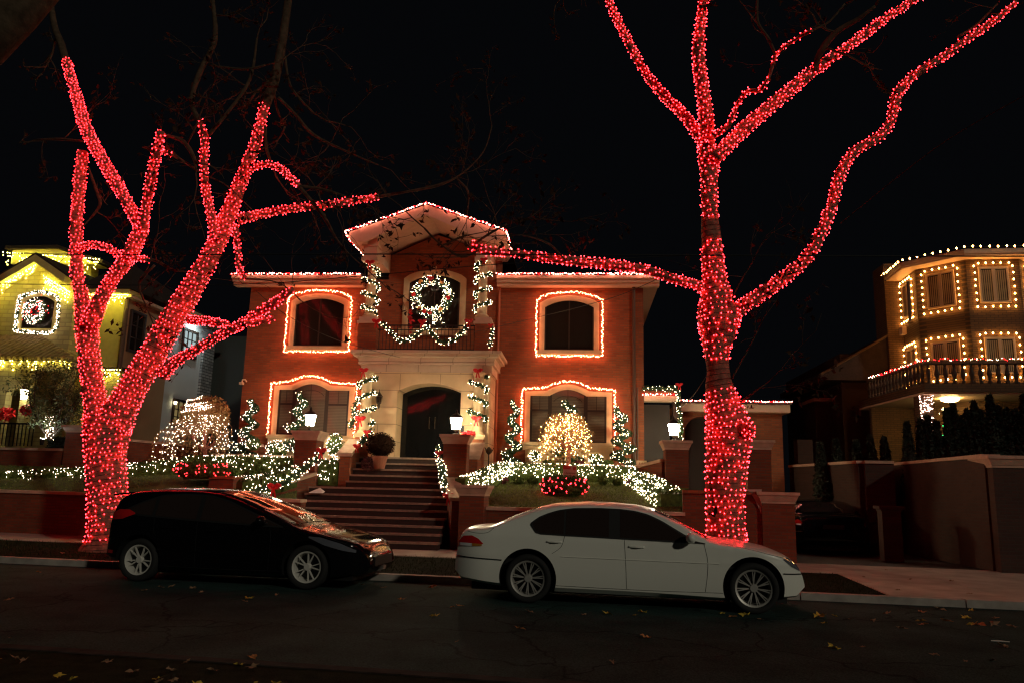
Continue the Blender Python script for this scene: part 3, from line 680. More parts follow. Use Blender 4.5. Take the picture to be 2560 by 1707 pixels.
def swall(label, pts, th, zb, m=BRICKF, cap=CAPST, name='garden_wall', capo=.05, caph=.08, group='brick walls of the front gardens'):
    """wall along 3-D points (x,y,z=top)"""
    r = thing(name, label, 'wall', (pts[0].x, pts[0].y, zb), group); h = MB(); k = MB()
    for a, c in zip(pts, pts[1:]):
        d = Vector((c.x - a.x, c.y - a.y, 0)); nrm = Vector((-d.y, d.x, 0)).normalized() * th / 2; o_ = nrm.normalized() * (th / 2 + capo)
        h.add([Vector((a.x, a.y, zb)) - nrm, Vector((c.x, c.y, zb)) - nrm, Vector((c.x, c.y, zb)) + nrm, Vector((a.x, a.y, zb)) + nrm,
               Vector((a.x, a.y, a.z - caph)) - nrm, Vector((c.x, c.y, c.z - caph)) - nrm, Vector((c.x, c.y, c.z - caph)) + nrm, Vector((a.x, a.y, a.z - caph)) + nrm],
              [[3, 2, 1, 0], [4, 5, 6, 7], [0, 1, 5, 4], [1, 2, 6, 5], [2, 3, 7, 6], [3, 0, 4, 7]])
        ca = Vector((a.x, a.y, a.z)); cc = Vector((c.x, c.y, c.z)); dz = Zv * (caph - .002)
        k.add([ca - o_ - dz, cc - o_ - dz, cc + o_ - dz, ca + o_ - dz, ca - o_, cc - o_, cc + o_, ca + o_], [[3, 2, 1, 0], [4, 5, 6, 7], [0, 1, 5, 4], [1, 2, 6, 5], [2, 3, 7, 6], [3, 0, 4, 7]])
    h.build('brickwork', m, r); k.build('coping', cap, r); return r
# front walls on the pavement
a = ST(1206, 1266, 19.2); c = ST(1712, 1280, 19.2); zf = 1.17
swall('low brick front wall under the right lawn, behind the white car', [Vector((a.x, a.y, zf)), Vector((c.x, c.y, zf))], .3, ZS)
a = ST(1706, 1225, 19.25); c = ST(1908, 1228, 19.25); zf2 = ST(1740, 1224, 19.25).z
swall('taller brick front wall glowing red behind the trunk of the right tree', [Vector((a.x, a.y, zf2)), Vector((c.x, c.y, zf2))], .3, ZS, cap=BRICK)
h = MB(); pts = []
for t in range(9):
    q = t / 8; pts.append((1862 + 42 * q, 1222 + 62 * (1 - cos(q * pi / 2))))
v = [ST(x, y, 19.05) for x, y in pts] + [ST(1904, 1222, 19.05)]
h.prism(v, SN * .04); h.build('curved_panel', CONC, label='pale curved concrete panel joining the front wall to the driveway pillar', cat='wall panel', loc=v[0])
swall('long low brick front wall under the left lawn, behind the black car', [SP(-22, 19.15, 1.27), SP(-8.6, 19.15, 1.22)], .3, ZS)
a = HY(778, 1180, 21.75); c = ST(628, 1229, 19.3)
swall('sloping brick wall with stone coping flanking the left of the steps', [Vector((a.x, a.y, a.z)), Vector((c.x, c.y, c.z))], .35, ZS)
a = HY(1125, 1192, 21.35); c = ST(1147, 1243, 19.3)
swall('sloping cheek wall with pale coping flanking the right of the steps', [Vector((a.x, a.y, a.z)), Vector((c.x, c.y, c.z))], .34, ZS, capo=.06)
a = ST(536, 1189, 20.6); c = ST(596, 1190, 20.6)
swall('short brick block wall on the left lawn lit red and cream', [Vector((a.x, a.y, a.z)), Vector((c.x, c.y, c.z))], .5, 1.2, cap=BRICK)
# raised bed walls along the house
YB = 23.55
a = HY(1203, 1154, YB); c = HY(1600, 1165, YB); d = HY(1662, 1147, 22.7)
swall('brick bed wall with pale coping under the lower right window', [Vector((a.x, YB, a.z)), Vector((c.x, YB, a.z)), Vector((d.x, 22.7, d.z))], .25, 1.2)
a2 = HY(545, 1134, YB); c2 = HY(737, 1144, YB)
swall('brick bed wall with pale coping under the lower left window', [Vector((a2.x, YB, a2.z)), Vector((c2.x, YB, a2.z))], .25, 1.2)
a3 = HY(800, 1145, YB); c3 = HY(846, 1147, YB)
swall('short brick bed wall between the lantern pillar and the planter pier', [Vector((a3.x, YB, a3.z)), Vector((c3.x, YB, a3.z))], .25, 1.2)
b = MB(); b.box(HX0 - .2, px0 - .01, YB + .1, YF - .01, 1.4, a2.z - .1); b.build('flower_bed', VERGE, kind='structure')
b = MB(); b.box(px1 + .01, HX1 + .1, YB + .1, YF - .01, 1.4, a.z - .1); b.build('flower_bed', VERGE, kind='structure')
# planter piers with sloping tops beside the top of the steps
def planter(label, xa, xb, Ya, Yb_, zlow, zhigh, zb):
    r = thing('stair_pier', label, 'pier', ((xa + xb) / 2, Ya, zb), 'sloped piers at the top of the steps')
    h = MB(); h.add([(xa, Ya, zb), (xb, Ya, zb), (xb, Yb_, zb), (xa, Yb_, zb), (xa, Ya, zlow), (xb, Ya, zlow), (xb, Yb_, zhigh), (xa, Yb_, zhigh)], [[3, 2, 1, 0], [4, 5, 6, 7], [0, 1, 5, 4], [1, 2, 6, 5], [2, 3, 7, 6], [3, 0, 4, 7]]); h.build('brickwork', BRICK, r)
    h = MB(); e = .07; h.add([(xa - e, Ya - e, zlow + .002), (xb + e, Ya - e, zlow + .002), (xb + e, Yb_, zhigh + .002), (xa - e, Yb_, zhigh + .002), (xa - e, Ya - e, zlow + .10), (xb + e, Ya - e, zlow + .10), (xb + e, Yb_, zhigh + .10), (xa - e, Yb_, zhigh + .10)], [[3, 2, 1, 0], [4, 5, 6, 7], [0, 1, 5, 4], [1, 2, 6, 5], [2, 3, 7, 6], [3, 0, 4, 7]]); h.build('coping', CAPST, r)
q0 = HY(850, 1131, 22.0); q1 = HY(874, 1131, 22.0); q2 = HY(880, 1097, 23.2)
planter('sloped stone topped brick pier left of the upper steps', q0.x, q1.x + .02, 22.0, 23.0, q0.z - .1, q2.z - .1, 1.2)
q0 = HY(1165, 1140, 22.1); q1 = HY(1194, 1140, 22.1); q2 = HY(1180, 1104, 23.0)
planter('sloped stone topped brick pier right of the upper steps', q0.x, q1.x, 22.1, 23.0, q0.z - .08, q2.z - .1, 1.2)

# lanterns on the pillars (these give off light)
def pillar_lantern(label, x, Y, z, h=.62):
    r = thing('pillar_lantern', label, 'lantern', (x, Y, z), 'glowing lanterns on the brick pillars'); c = (x, Y, z)
    k = MB(); k.lathe(c, [(.10, 0), (.10, .03), (.035, .05), (.03, .12), (.09, .15), (.10, .17)], 12); k.build('base', IRON, r)
    k = MB(); k.lathe(c, [(.115, .175), (.165, .47)], 4 if False else 8); k.build('glass', E_LAMP, r)
    k = MB(); k.lathe(c, [(.20, .475), (.19, .50), (.11, .57), (.05, .61), (.03, .64), (.035, .67), (.005, .72)], 8)
    k.build('hood', IRON, r); k = MB()
    for i in range(4): a = i * pi / 2 + .78; k.tube([(x + .112 * cos(a), Y + .112 * sin(a), z + .17), (x + .165 * cos(a), Y + .165 * sin(a), z + .475)], .006, 4)
    k.build('cage', IRON, r)
pillar_lantern('glowing lantern on the pillar before the lower left window', HY(775, 1060, 22.0).x, 22.0, ZA)
pillar_lantern('glowing lantern on the pillar right of the front door', HY(1140, 1070, 21.7).x, 21.7, ZB)
pillar_lantern('glowing lantern on the pillar by the side passage', HY(1685, 1080, 22.7).x, 22.7, ZC)

# torch stake and potted mums, wrap of paper on the steps, lawn sign, number plate
q = HY(1221, 1165, 22.9); r = thing('torch_stake', 'thin dark metal torch stake standing in the bed right of the entrance', 'garden torch', (q.x, 22.9, 1.9))
k = MB(); k.tube([(q.x, 22.9, 1.9), (q.x, 22.9, HY(1221, 1135, 22.9).z)], .022, 6); k.build('pole', BRONZE, r)
zt_ = HY(1221, 1135, 22.9).z; k = MB(); k.lathe((q.x, 22.9, zt_), [(.03, 0), (.09, .06), (.10, .14), (.06, .18), (.02, .22)], 8)
for i in range(5): a = i * 1.256; k.tube([(q.x + .09 * cos(a), 22.9 + .09 * sin(a), zt_ + .08), (q.x + .14 * cos(a), 22.9 + .14 * sin(a), zt_ + .2)], .012, 4)
k.build('basket', BRONZE, r)
q = HY(945, 1165, 22.2); zp = STEPS[2][1]; r = thing('potted_mums', 'big round rust coloured chrysanthemum in a clay pot on the steps left of the door', 'potted plant', (q.x, 22.3, zp))
k = MB(); k.lathe((q.x, 22.35, zp), [(.15, 0), (.22, .30), (.24, .30), (.24, .36), (.20, .36)], 16); k.build('pot', TERRA, r)
k = MB(); cc = Vector((q.x, 22.35, zp + .68))
for _ in range(2600):
    d = Vector((random.gauss(0, 1), random.gauss(0, 1), random.gauss(0, 1))).normalized(); rr_ = .42 * random.uniform(.78, 1.03)
    k.leaf(cc + Vector((d.x * rr_, d.y * rr_, d.z * rr_ * .85)), .028)
k.ball(cc, .38, 1, (1, 1, .85)); k.build('crown', MUMS, r)
k = MB(); cc2 = cc + Vector((-.32, -.02, -.55))
for _ in range(500):
    d = Vector((random.gauss(0, 1), random.gauss(0, 1), random.gauss(0, 1))).normalized(); k.leaf(cc2 + d * .2, .035)
k.build('lower_leaves', PLUM, r)
q = HY(780, 1246, 20.7); k = MB(); zz = STEPS[6][1]
cs = [(0, 0, .0), (.34, .03, .0), (.36, .14, .04), (.2, .2, .13), (.04, .16, .06), (-.05, .06, .0)]
k.prism([Vector((q.x + x, 20.5 + y, zz + z)) for x, y, z in cs], (0, 0, .012)); k.build('crumpled_paper', LEAFW, label='crumpled pale paper bag lying on the steps by the left wall', cat='litter', loc=(q.x, 20.6, zz))
# lawn sign
q = ST(1427, 1210, 21.0); X = SU; sgn = thing('lawn_sign', 'small pink and red notice board for christmas decorations above the red lit bush', 'sign', (q.x, q.y, 1.55))
tl = ST(1408, 1162, 21.0); br_ = ST(1441, 1201, 21.0); zt_, zb_ = tl.z, br_.z; u0, u1 = tl.dot(SU), br_.dot(SU)
k = MB(); k.sbox(u0, u1, 21.0, 21.015, zb_, zt_); k.build('board', SIGNW, sgn)
for a_, c_, d_, e_ in ((u0, u0 + .20, zt_ - .10, zt_ - .002), (u1 - .09, u1, zt_ - .12, zt_ - .03), (u0, u1, zb_, zb_ + .06)): k = MB(); k.sbox(a_, c_, 20.990, 20.998, d_, e_); k.build('red_panel', SIGNR, sgn)
k = MB(); k.tube([SP(u0 + .03, 21.03, 1.3), SP(u0 + .03, 21.03, zt_)], .008, 5); k.tube([SP(u1 - .03, 21.03, 1.3), SP(u1 - .03, 21.03, zt_)], .008, 5); k.build('stake', IRON, sgn)
def text(body, size, p, m, parent, rot, align='CENTER', name='lettering'):
    cu = bpy.data.curves.new(name, 'FONT'); cu.body = body; cu.size = size; cu.align_x = align; cu.extrude = .0015
    o = bpy.data.objects.new(name, cu); COL.objects.link(o)
    dg = bpy.context.evaluated_depsgraph_get(); me = bpy.data.meshes.new_from_object(o.evaluated_get(dg)); bpy.data.objects.remove(o)
    me.name = name; me.materials.clear(); me.materials.append(m)
    o = bpy.data.objects.new(name, me); COL.objects.link(o); o.parent = parent; o.location = Vector(p) - world_loc(parent); o.rotation_euler = rot; return o
mid = (u0 + u1) / 2
text('Christmas\nDecorations', .072, SP(mid, 20.992, (zt_ + zb_) / 2 - .02), LETTER, sgn, (pi / 2, 0, -AN))
# house number plate on the bed wall
pa = HY(1592, 1151, YB - .14); pb = HY(1616, 1162, YB - .14)
npl = thing('number_plate', 'small stone house number plate reading 169 above the bed wall corner', 'house number', (pa.x, YB - .14, pb.z))
k = MB(); k.box(pa.x, pb.x + .02, YB + .02, YB + .05, pb.z - .05, pa.z + .02); k.build('plate', PLATEM, npl)
text('169', .17, ((pa.x + pb.x) / 2 + .03, YB + .015, pb.z - .03), LETTER, npl, (pi / 2, 0, 0))

# ================================================================== LEFT NEIGHBOUR
YL = 26.4; XL0 = HY(-260, 800, YL).x; XL1 = HY(180, 800, YL).x
lh = thing('stone_house', 'yellow lit stone house at the left with a steep gable and a wreath window', 'house', (XL0 + 4, YL, 1.9))
ap = HY(114, 667, YL); ev = HY(200, 745, YL)
sl = .62; b = MB()
xl_, xr_ = ap.x - 3.4, XL1
b.prism([Vector((xl_, YL, 0)), Vector((xr_, YL, 0)), Vector((xr_, YL, ap.z - (xr_ - ap.x) * sl)), Vector((ap.x, YL, ap.z)), Vector((xl_, YL, ap.z - (ap.x - xl_) * sl))], (0, 8, 0))
b.build('wall', BRICKY, lh)
fa = HY(103, 637, YL - .6); fb = HY(102, 650, YL - .6); th2 = fa.z - fb.z + .08
b = MB(); W_ = 3.9; xc = ap.x
b.prism([Vector((xc - W_, YL - .62, fa.z - W_ * sl)), Vector((xc, YL - .62, fa.z)), Vector((xc + 1.25, YL - .62, fa.z - 1.25 * sl)), Vector((xc + 1.25, YL - .62, fa.z - 1.25 * sl - th2)), Vector((xc, YL - .62, fa.z - th2)), Vector((xc - W_, YL - .62, fa.z - W_ * sl - th2))], (0, .64, 0))
b.build('gable_trim', YTRIM, lh)
b = MB(); b.prism([Vector((xc - W_, YL - .6, fa.z - W_ * sl + .005)), Vector((xc, YL - .6, fa.z + .005)), Vector((xc + 1.7, YL - .6, fa.z - 1.7 * sl + .005)), Vector((xc + 1.7, YL - .6, fa.z - 1.7 * sl + .09)), Vector((xc, YL - .6, fa.z + .09)), Vector((xc - W_, YL - .6, fa.z - W_ * sl + .09))], (0, 9, 0))
b.build('roof', ROOF, lh)
# window with arched head
x0, z0 = pxz(54, 822, YL); x1, _ = pxz(133, 818, YL); _, zs = pxz(95, 757, YL); _, za = pxz(95, 742, YL)
o = arch_pts(x0, x1, z0, zs, za); LWIN = rim(o, .14, .1); LW = (x0, x1, z0, za)
win(lh, YL, o, rim(o, .10, .08), YTRIM, GLASSD)
# stucco wing and its side wall
YW = 27.2; xw0 = XL1 - .3; xw1 = HY(311, 850, YW).x; zev = HY(260, 742, YW).z
b = MB(); b.box(xw0, xw1 - .002, YW, YW + .4, 0, zev - .02); b.build('wing_wall', YELLOW, lh)
b = MB(); b.box(xw0, xw1 + .30, YW - .55, YW + .4, zev, zev + .16); b.build('eave', YTRIM, lh)
zr2 = HY(215, 668, YW + 3).z
b = MB(); b.add([(xw0, YW - .6, zev + .165), (xw1 + .4, YW - .6, zev + .165), (xw1 + .4, YW + 7.5, zev + .165), (xw0, YW + 7.5, zev + .165), (xw0, YW + 3, zr2 + .3), (xw1 - 2.2, YW + 3.2, zr2 + .3)], [[0, 1, 5, 4], [1, 2, 5], [2, 3, 4, 5], [0, 3, 2, 1], [0, 4, 3]])
b.build('wing_roof', ROOF, lh)
# higher gable behind with lit soffit
YH = 31.0; q1_, q2_, q3_ = HY(52, 634, YH), HY(165, 632, YH), HY(262, 668, YH)
b = MB(); b.box(q1_.x, q3_.x - .6, YH, YH + .5, q3_.z - 2.5, q3_.z); b.prism([Vector((q1_.x, YH - .5, q3_.z)), Vector((q3_.x, YH - .5, q3_.z)), Vector((q2_.x, YH - .5, q2_.z)), Vector((q1_.x, YH - .5, q1_.z))], (0, .8, 0)); b.build('upper_gable', YTRIM, lh)
b = MB(); b.prism([Vector((q1_.x - .3, YH - .6, q1_.z + .01)), Vector((q2_.x, YH - .6, q2_.z + .01)), Vector((q3_.x + .3, YH - .6, q3_.z + .0)), Vector((q3_.x + .3, YH - .6, q3_.z + .14)), Vector((q2_.x, YH - .6, q2_.z + .16)), Vector((q1_.x - .3, YH - .6, q1_.z + .16))], (0, 2, 0)); b.build('upper_roof', ROOF, lh)
b = MB(); q = HY(308, 850, YW - .05); b.tube([(q.x, YW - .08, .5), (q.x, YW - .08, zev)], .09, 8); b.build('downpipe', PIPE, lh)
# side wall running back
XS = xw1; Yend = HX(525, 950, XS).y; Ymid = HX(418, 900, XS).y
zt_a = HX(345, 757, XS).z; zt_b = HX(500, 812, XS).z
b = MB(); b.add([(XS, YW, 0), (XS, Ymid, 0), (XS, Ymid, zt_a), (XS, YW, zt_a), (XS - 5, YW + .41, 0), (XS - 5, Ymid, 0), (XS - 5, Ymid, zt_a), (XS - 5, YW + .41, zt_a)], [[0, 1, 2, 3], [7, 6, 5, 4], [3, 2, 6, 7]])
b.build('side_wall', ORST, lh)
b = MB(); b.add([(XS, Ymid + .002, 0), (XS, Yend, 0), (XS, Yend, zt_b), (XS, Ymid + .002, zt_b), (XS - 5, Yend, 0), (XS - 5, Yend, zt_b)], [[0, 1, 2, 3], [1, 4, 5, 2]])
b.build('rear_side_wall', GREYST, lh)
b = MB(); b.box(XS - .3, XS + .25, YW - .3, Ymid + .5, zt_a, zt_a + .12); b.box(XS - .5, XS + .75, Ymid + .5, Yend + .4, zt_b, zt_b + .16); b.build('side_soffit', CREAM, lh)
def side_win(l, r, t, bt, fm, pm, bars=2, emit=None):
    a = HX(l, (t + bt) / 2, XS); c = HX(r, (t + bt) / 2, XS); zt_, zb_ = HX((l + r) / 2, t, XS).z, HX((l + r) / 2, bt, XS).z
    P_ = lambda Y, z, d: Vector((XS + d, Y, z)); e = .10
    f = MB(); f.ring([P_(a.y - e, zb_ - e, .002), P_(c.y + e, zb_ - e, .002), P_(c.y + e, zt_ + e, .002), P_(a.y - e, zt_ + e, .002)], [P_(a.y, zb_, .002), P_(c.y, zb_, .002), P_(c.y, zt_, .002), P_(a.y, zt_, .002)], (.08, 0, 0)); fr = f.build('window', fm, lh)
    f = MB(); f.add([P_(a.y, zb_, .01), P_(c.y, zb_, .01), P_(c.y, zt_, .01), P_(a.y, zt_, .01)], [[0, 1, 2, 3]]); f.build('pane', pm, fr)
    f = MB()
    for i in range(1, bars): yy = a.y + (c.y - a.y) * i / bars; f.frame_box((XS + .03, yy, (zb_ + zt_) / 2), Vector((.015, 0, 0)), Vector((0, .03, 0)), Vector((0, 0, (zt_ - zb_) / 2)))
    for i in range(1, 3): zz = zb_ + (zt_ - zb_) * i / 3; f.frame_box((XS + .03, (a.y + c.y) / 2, zz), Vector((.013, 0, 0)), Vector((0, (c.y - a.y) / 2, 0)), Vector((0, 0, .02)))
    f.build('sash', fm, fr)
side_win(323, 355, 785, 878, FRAMED, GLASSD, 2)
E_SW = emat('lit_room_cool', (0.75, 0.95, 0.95), 0.55); E_SW2 = emat('lit_room_warm', (0.5, 0.36, 0.14), 0.35)
side_win(456, 488, 830, 888, FRAMED, E_SW, 3)
side_win(431, 466, 1004, 1062, FRAMED, E_SW2, 3)
a = HX(497, 940, XS); c = HX(524, 940, XS); b = MB(); b.box(XS - .2, XS + .12, a.y, c.y, 0, zt_b - .6); b.build('stone_quoin', RUBBLE, lh)
q = HX(502, 824, XS + .4); r = MB(); r.lathe((XS + .4, HX(500, 824, XS + .4).y, zt_b - .03), [(.09, 0), (.10, .028)], 12); r.build('spotlight', E_SPOT, lh)
q = HX(438, 1010, XS + .15); r = MB(); r.lathe((XS + .15, q.y, q.z), [(.05, 0), (.07, .12)], 8); r.build('wall_lamp', emat('side_lamp_glass', (1, .85, .5), 8), lh)
# bay below the wing eave
b = MB(); x0 = HY(238, 1000, YW - .8).x; x1 = HY(292, 1000, YW - .8).x; zb_ = HY(265, 926, YW - .8).z; b.box(x0, x1, YW - .8, YW - .01, 0, zb_); b.build('bay', BRICKY, lh)
b = MB(); b.box(x0 - .1, x1 + .15, YW - .95, YW - .01, zb_ + .001, zb_ + .12); b.build('bay_roof', ROOF, lh); BAY = (x0, x1, zb_)
# porch with hipped tile roof, arch, lantern
YPo = 24.6; pr0 = HY(72, 836, YPo + 1.2); pe = HY(190, 893, YPo - .1); zpe = HY(30, 898, YPo).z
po = MB(); xe = HY(186, 893, YPo).x; x9 = XL0
rows = 14
def roofp(s, t): # s along, t up
    return None
po.add([(x9, YPo, zpe), (xe, YPo, zpe), (xe, YL - .01, zpe), (pr0.x, YL - .01, pr0.z), (x9, YL - .01, pr0.z)], [[0, 1, 3, 4], [1, 2, 3]])
po.add([(x9, YPo, zpe - .001), (xe, YPo, zpe - .001), (xe, YL - .01, zpe - .001), (x9, YL - .01, zpe - .001)], [[3, 2, 1, 0]])
x = x9 + .1                                     # barrel tiles
while x < xe - .05:
    t_end = 1.0 if x < pr0.x else max(.05, (xe - x) / (xe - pr0.x))
    a_ = Vector((x, YPo - .05, zpe + .03)); c_ = Vector((x, YPo + (YL - YPo) * t_end, zpe + (pr0.z - zpe) * t_end + .03))
    po.tube([a_.lerp(c_, j / 6) for j in range(7)], [.075 if j % 2 else .085 for j in range(7)], 6); x += .21
po.build('porch_roof', ROOFT, lh)
b = MB(); b.box(x9, xe - .05, YPo + .0, YPo + .3, zpe - .35, zpe - .05)
ox0, ox1 = HY(6, 1050, YPo).x, HY(42, 1050, YPo).x; oz1 = HY(25, 968, YPo).z; ozs_ = HY(25, 985, YPo).z
b.box(x9, ox0 - .002, YPo, YPo + .3, 1, zpe - .352); b.box(ox1 + .002, ox1 + .25, YPo, YPo + .3, 1, zpe - .352); b.box(xe - .35, xe - .08, YPo, YPo + .3, 1, zpe - .352)
A = arch_pts(ox0, ox1, ozs_ - .001, ozs_, oz1, 10)[1:-1]; n = len(A); v = [Vector((x, YPo, z)) for x, z in A] + [Vector((x, YPo, zpe - .352)) for x, z in A]; v += [q + Vector((0, .3, 0)) for q in v]
b.add(v, [[i, i + 1, n + i + 1, n + i] for i in range(n - 1)] + [[i, 2 * n + i, 2 * n + i + 1, i + 1] for i in range(n - 1)])
b.build('porch_wall', BRICKY, lh)
b = MB(); b.box(x9, HY(92, 1070, YPo - .5).x, YPo - .55, YPo - .5, HY(40, 1060, YPo - .5).z, HY(40, 1056, YPo - .5).z)
x = x9 + .1; zt_ = HY(40, 1056, YPo - .5).z
while x < HY(92, 1070, YPo - .5).x: b.box(x, x + .025, YPo - .54, YPo - .51, zt_ - .75, zt_ - .04); x += .13
b.build('porch_railing', IRON, lh)
q = HY(61, 985, YPo - .25); r = thing('porch_lantern', 'bright lantern hanging by the arched porch of the left house', 'lantern', q)
k = MB(); k.lathe(q, [(.09, -.16), (.13, .16)], 8); k.build('glass', emat('porch_glass', (1, .9, .6), 28), r); k = MB(); k.lathe(q, [(.15, .165), (.06, .25), (.02, .3)], 8); k.tube([q + Vector((0, 0, .3)), q + Vector((0, .3, .45))], .015, 5); k.build('hood', IRON, r)
for (px_, py_, rr_) in ((14, 1035, .26), (68, 1024, .2)):
    q = HY(px_, py_, YPo - .35); k = MB()
    for _ in range(260): d = Vector((random.gauss(0, 1), random.gauss(0, 1), random.gauss(0, 1))).normalized(); k.leaf(q + d * rr_ * random.uniform(.4, 1), .07)
    k.build('poinsettia', RIBBON, label='red poinsettias %s the porch lantern of the left house' % ('left of' if px_ < 40 else 'under'), cat='flowers', loc=q)
# walls and piers of the left neighbour
zw = ST(80, 1119, 22.2).z
swall('long brick wall with stone coping before the left house', [SP(-26, 22.2, zw), SP(ST(165, 1120, 22.2).dot(SU), 22.2, zw)], .3, .5)
pillar('brick gate pillar at the left edge of the left tree trunk', ST(160, 1120, 21.9).dot(SU), ST(212, 1120, 21.9).dot(SU), 21.9, .5, .8, ST(180, 1062, 21.9).z, frame='s', caph=.22)
a = ST(300, 1095, 22.3); c = HY(560, 1128, 28.5)
swall('brick boundary wall running back between the left house and the brick house', [Vector((a.x, a.y, a.z)), Vector((c.x, c.y, a.z))], .3, .8)
b = MB(); b.sbox(-30, ST(200, 1110, 22.6).dot(SU), 22.4, 23.4, .8, zw + .25); 
k = MB()
for _ in range(5000): k.leaf(SP(random.uniform(-19, ST(225, 1100, 22.8).dot(SU)), random.uniform(22.45, 23.1), random.uniform(zw - .1, zw + .38)), .06)
k.build('box_hedge', DARKG, label='low dark clipped hedge on top of the wall before the left house', cat='hedge', loc=SP(-17, 22.8, 1))
# far background behind the gap right of the left house
b = MB(); q = HY(560, 950, 36); b.box(q.x - 2.5, q.x + 3, 36, 40, 0, HY(540, 840, 36).z); b.build('rear_garage', mat('dark_siding', (.05, .06, .055), .9), label='dark plain building far back between the two houses', cat='building', loc=(q.x, 36, 0))

# ================================================================== RIGHT NEIGHBOUR
rh = thing('turret_house', 'tan brick house at the right with an octagonal turret and long balcony', 'house', HY(2425, 1100, 28))
YT = 27.5; cy = YT + 1.2; RT_ = 2.2; cx = HY(2425, 800, cy).x
view = atan2(-cy, -cx)                     # a vertex of the octagon faces the street
zTop = HY(2425, 645, cy - RT_).z; zFl = HY(2425, 980, cy - RT_).z
def octp(R_, z, n=8): return [Vector((cx + R_ * cos(view + k * pi / 4), cy + R_ * sin(view + k * pi / 4), z)) for k in range(n)]
b = MB(); b.prism(octp(RT_, .5), (0, 0, zTop - .5)); b.build('turret_wall', BRICKT, rh)
b = MB(); b.prism(octp(RT_ + .55, zTop + .001), (0, 0, .05)); b.prism(octp(RT_ + .60, zTop + .052), (0, 0, .16)); b.build('eave', CREAM, rh)
ee = octp(RT_ + .62, zTop + .213); b = MB(); b.add(ee + [Vector((cx, cy, zTop + .85))], [[i, (i + 1) % 8, 8] for i in range(8)] + [list(range(8))[::-1]]); b.build('turret_roof', ROOF, rh)
C9 = []; TW = []
def facet(k): 
    P = octp(RT_, 0); a, c = P[k % 8], P[(k + 1) % 8]; d = (c - a).normalized(); nrm = Vector((d.y, -d.x, 0)); 
    if nrm.dot(Vector((cx, cy, 0)) - (a + c) / 2) > 0: nrm = -nrm
    return a, c, d, nrm
wz = [(HY(2370, 815 - 60, cy - RT_).z, HY(2370, 665, cy - RT_).z), (HY(2370, 930, cy - RT_).z, HY(2370, 840, cy - RT_).z)]
for k in range(-2, 2):
    a, c, d, nrm = facet(k); mid_ = (a + c) / 2
    for li, (z0, z1) in enumerate(wz):
        hw_ = .47
        P_ = lambda s, z, o: mid_ + d * s + nrm * o + Zv * z
        f = MB(); f.ring([P_(-hw_, z0, .06), P_(hw_, z0, .06), P_(hw_, z1, .06), P_(-hw_, z1, .06)], [P_(-hw_ + .07, z0 + .07, .06), P_(hw_ - .07, z0 + .07, .06), P_(hw_ - .07, z1 - .07, .06), P_(-hw_ + .07, z1 - .07, .06)], nrm * -.056); 
        f.frame_box(P_(0, (z0 + z1) / 2, .035), d * .05, nrm * .025, Zv * ((z1 - z0) / 2 - .07)); fr = f.build('window', FRAMEW, rh)
        f = MB(); f.add([P_(-hw_ + .07, z0 + .07, .012), P_(hw_ - .07, z0 + .07, .012), P_(hw_ - .07, z1 - .07, .012), P_(-hw_ + .07, z1 - .07, .012)], [[0, 1, 2, 3]]); f.build('pane', GLASSD, fr)
        f = MB()
        for j in range(12): s_ = -hw_ + .12 + j * (2 * hw_ - .24) / 11; f.frame_box(P_(s_, (z0 + z1) / 2, .018), d * .02, nrm * .004, Zv * ((z1 - z0) / 2 - .1))
        f.build('curtain', CURT, fr)
        e = .13; ol = [P_(-hw_ - e, z0 - e, .08), P_(-hw_ - e, z1 + e, .08), P_(hw_ + e, z1 + e, .08), P_(hw_ + e, z0 - e, .08), P_(-hw_ - e, z0 - e, .08)]
        TW.append((ol, k, li))
# chimney, main body with roofs, balcony
a = HY(2208, 660, 29.5); c = HY(2262, 660, 29.5); b = MB(); b.box(a.x, c.x, 29.5, 30.6, 3, a.z); b.build('chimney', BRICKT, rh)
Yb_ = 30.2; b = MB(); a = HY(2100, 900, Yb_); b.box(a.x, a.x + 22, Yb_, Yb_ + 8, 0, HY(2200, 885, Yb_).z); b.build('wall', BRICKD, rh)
l1 = HY(2050, 935, Yb_ - .6); l2 = HY(2270, 808, Yb_ - .6); zl = l1.z
b = MB(); b.prism([Vector((l1.x, Yb_ - .6, l1.z)), Vector((l2.x, Yb_ - .6, l2.z)), Vector((l2.x, Yb_ - .6, l2.z - .25)), Vector((l2.x, Yb_ - .6, l1.z - .2)), Vector((l1.x, Yb_ - .6, l1.z - .2))], (0, 6, 0)); b.build('roof', ROOF, rh)
b = MB(); b.tube([l1 + Vector((0, -.05, -.02)), l2 + Vector((0, -.05, -.02))], .05, 6); q1 = HY(2275, 708, cy - 1.2); b.tube([l2 + Vector((0, -.05, 0)), HY(2275, 800, cy - 1.6), HY(2270, 705, cy - 1.6)], .05, 6); b.build('gutter', PIPE, rh)
q = HY(2262, 830, Yb_ - .7); b = MB(); b.frame_box(q + Vector((.25, 0, 0)), Vector((.45, 0, .0)), Vector((0, .3, 0)), Vector((0, 0, .14))); b.build('side_cornice', CREAM, rh)
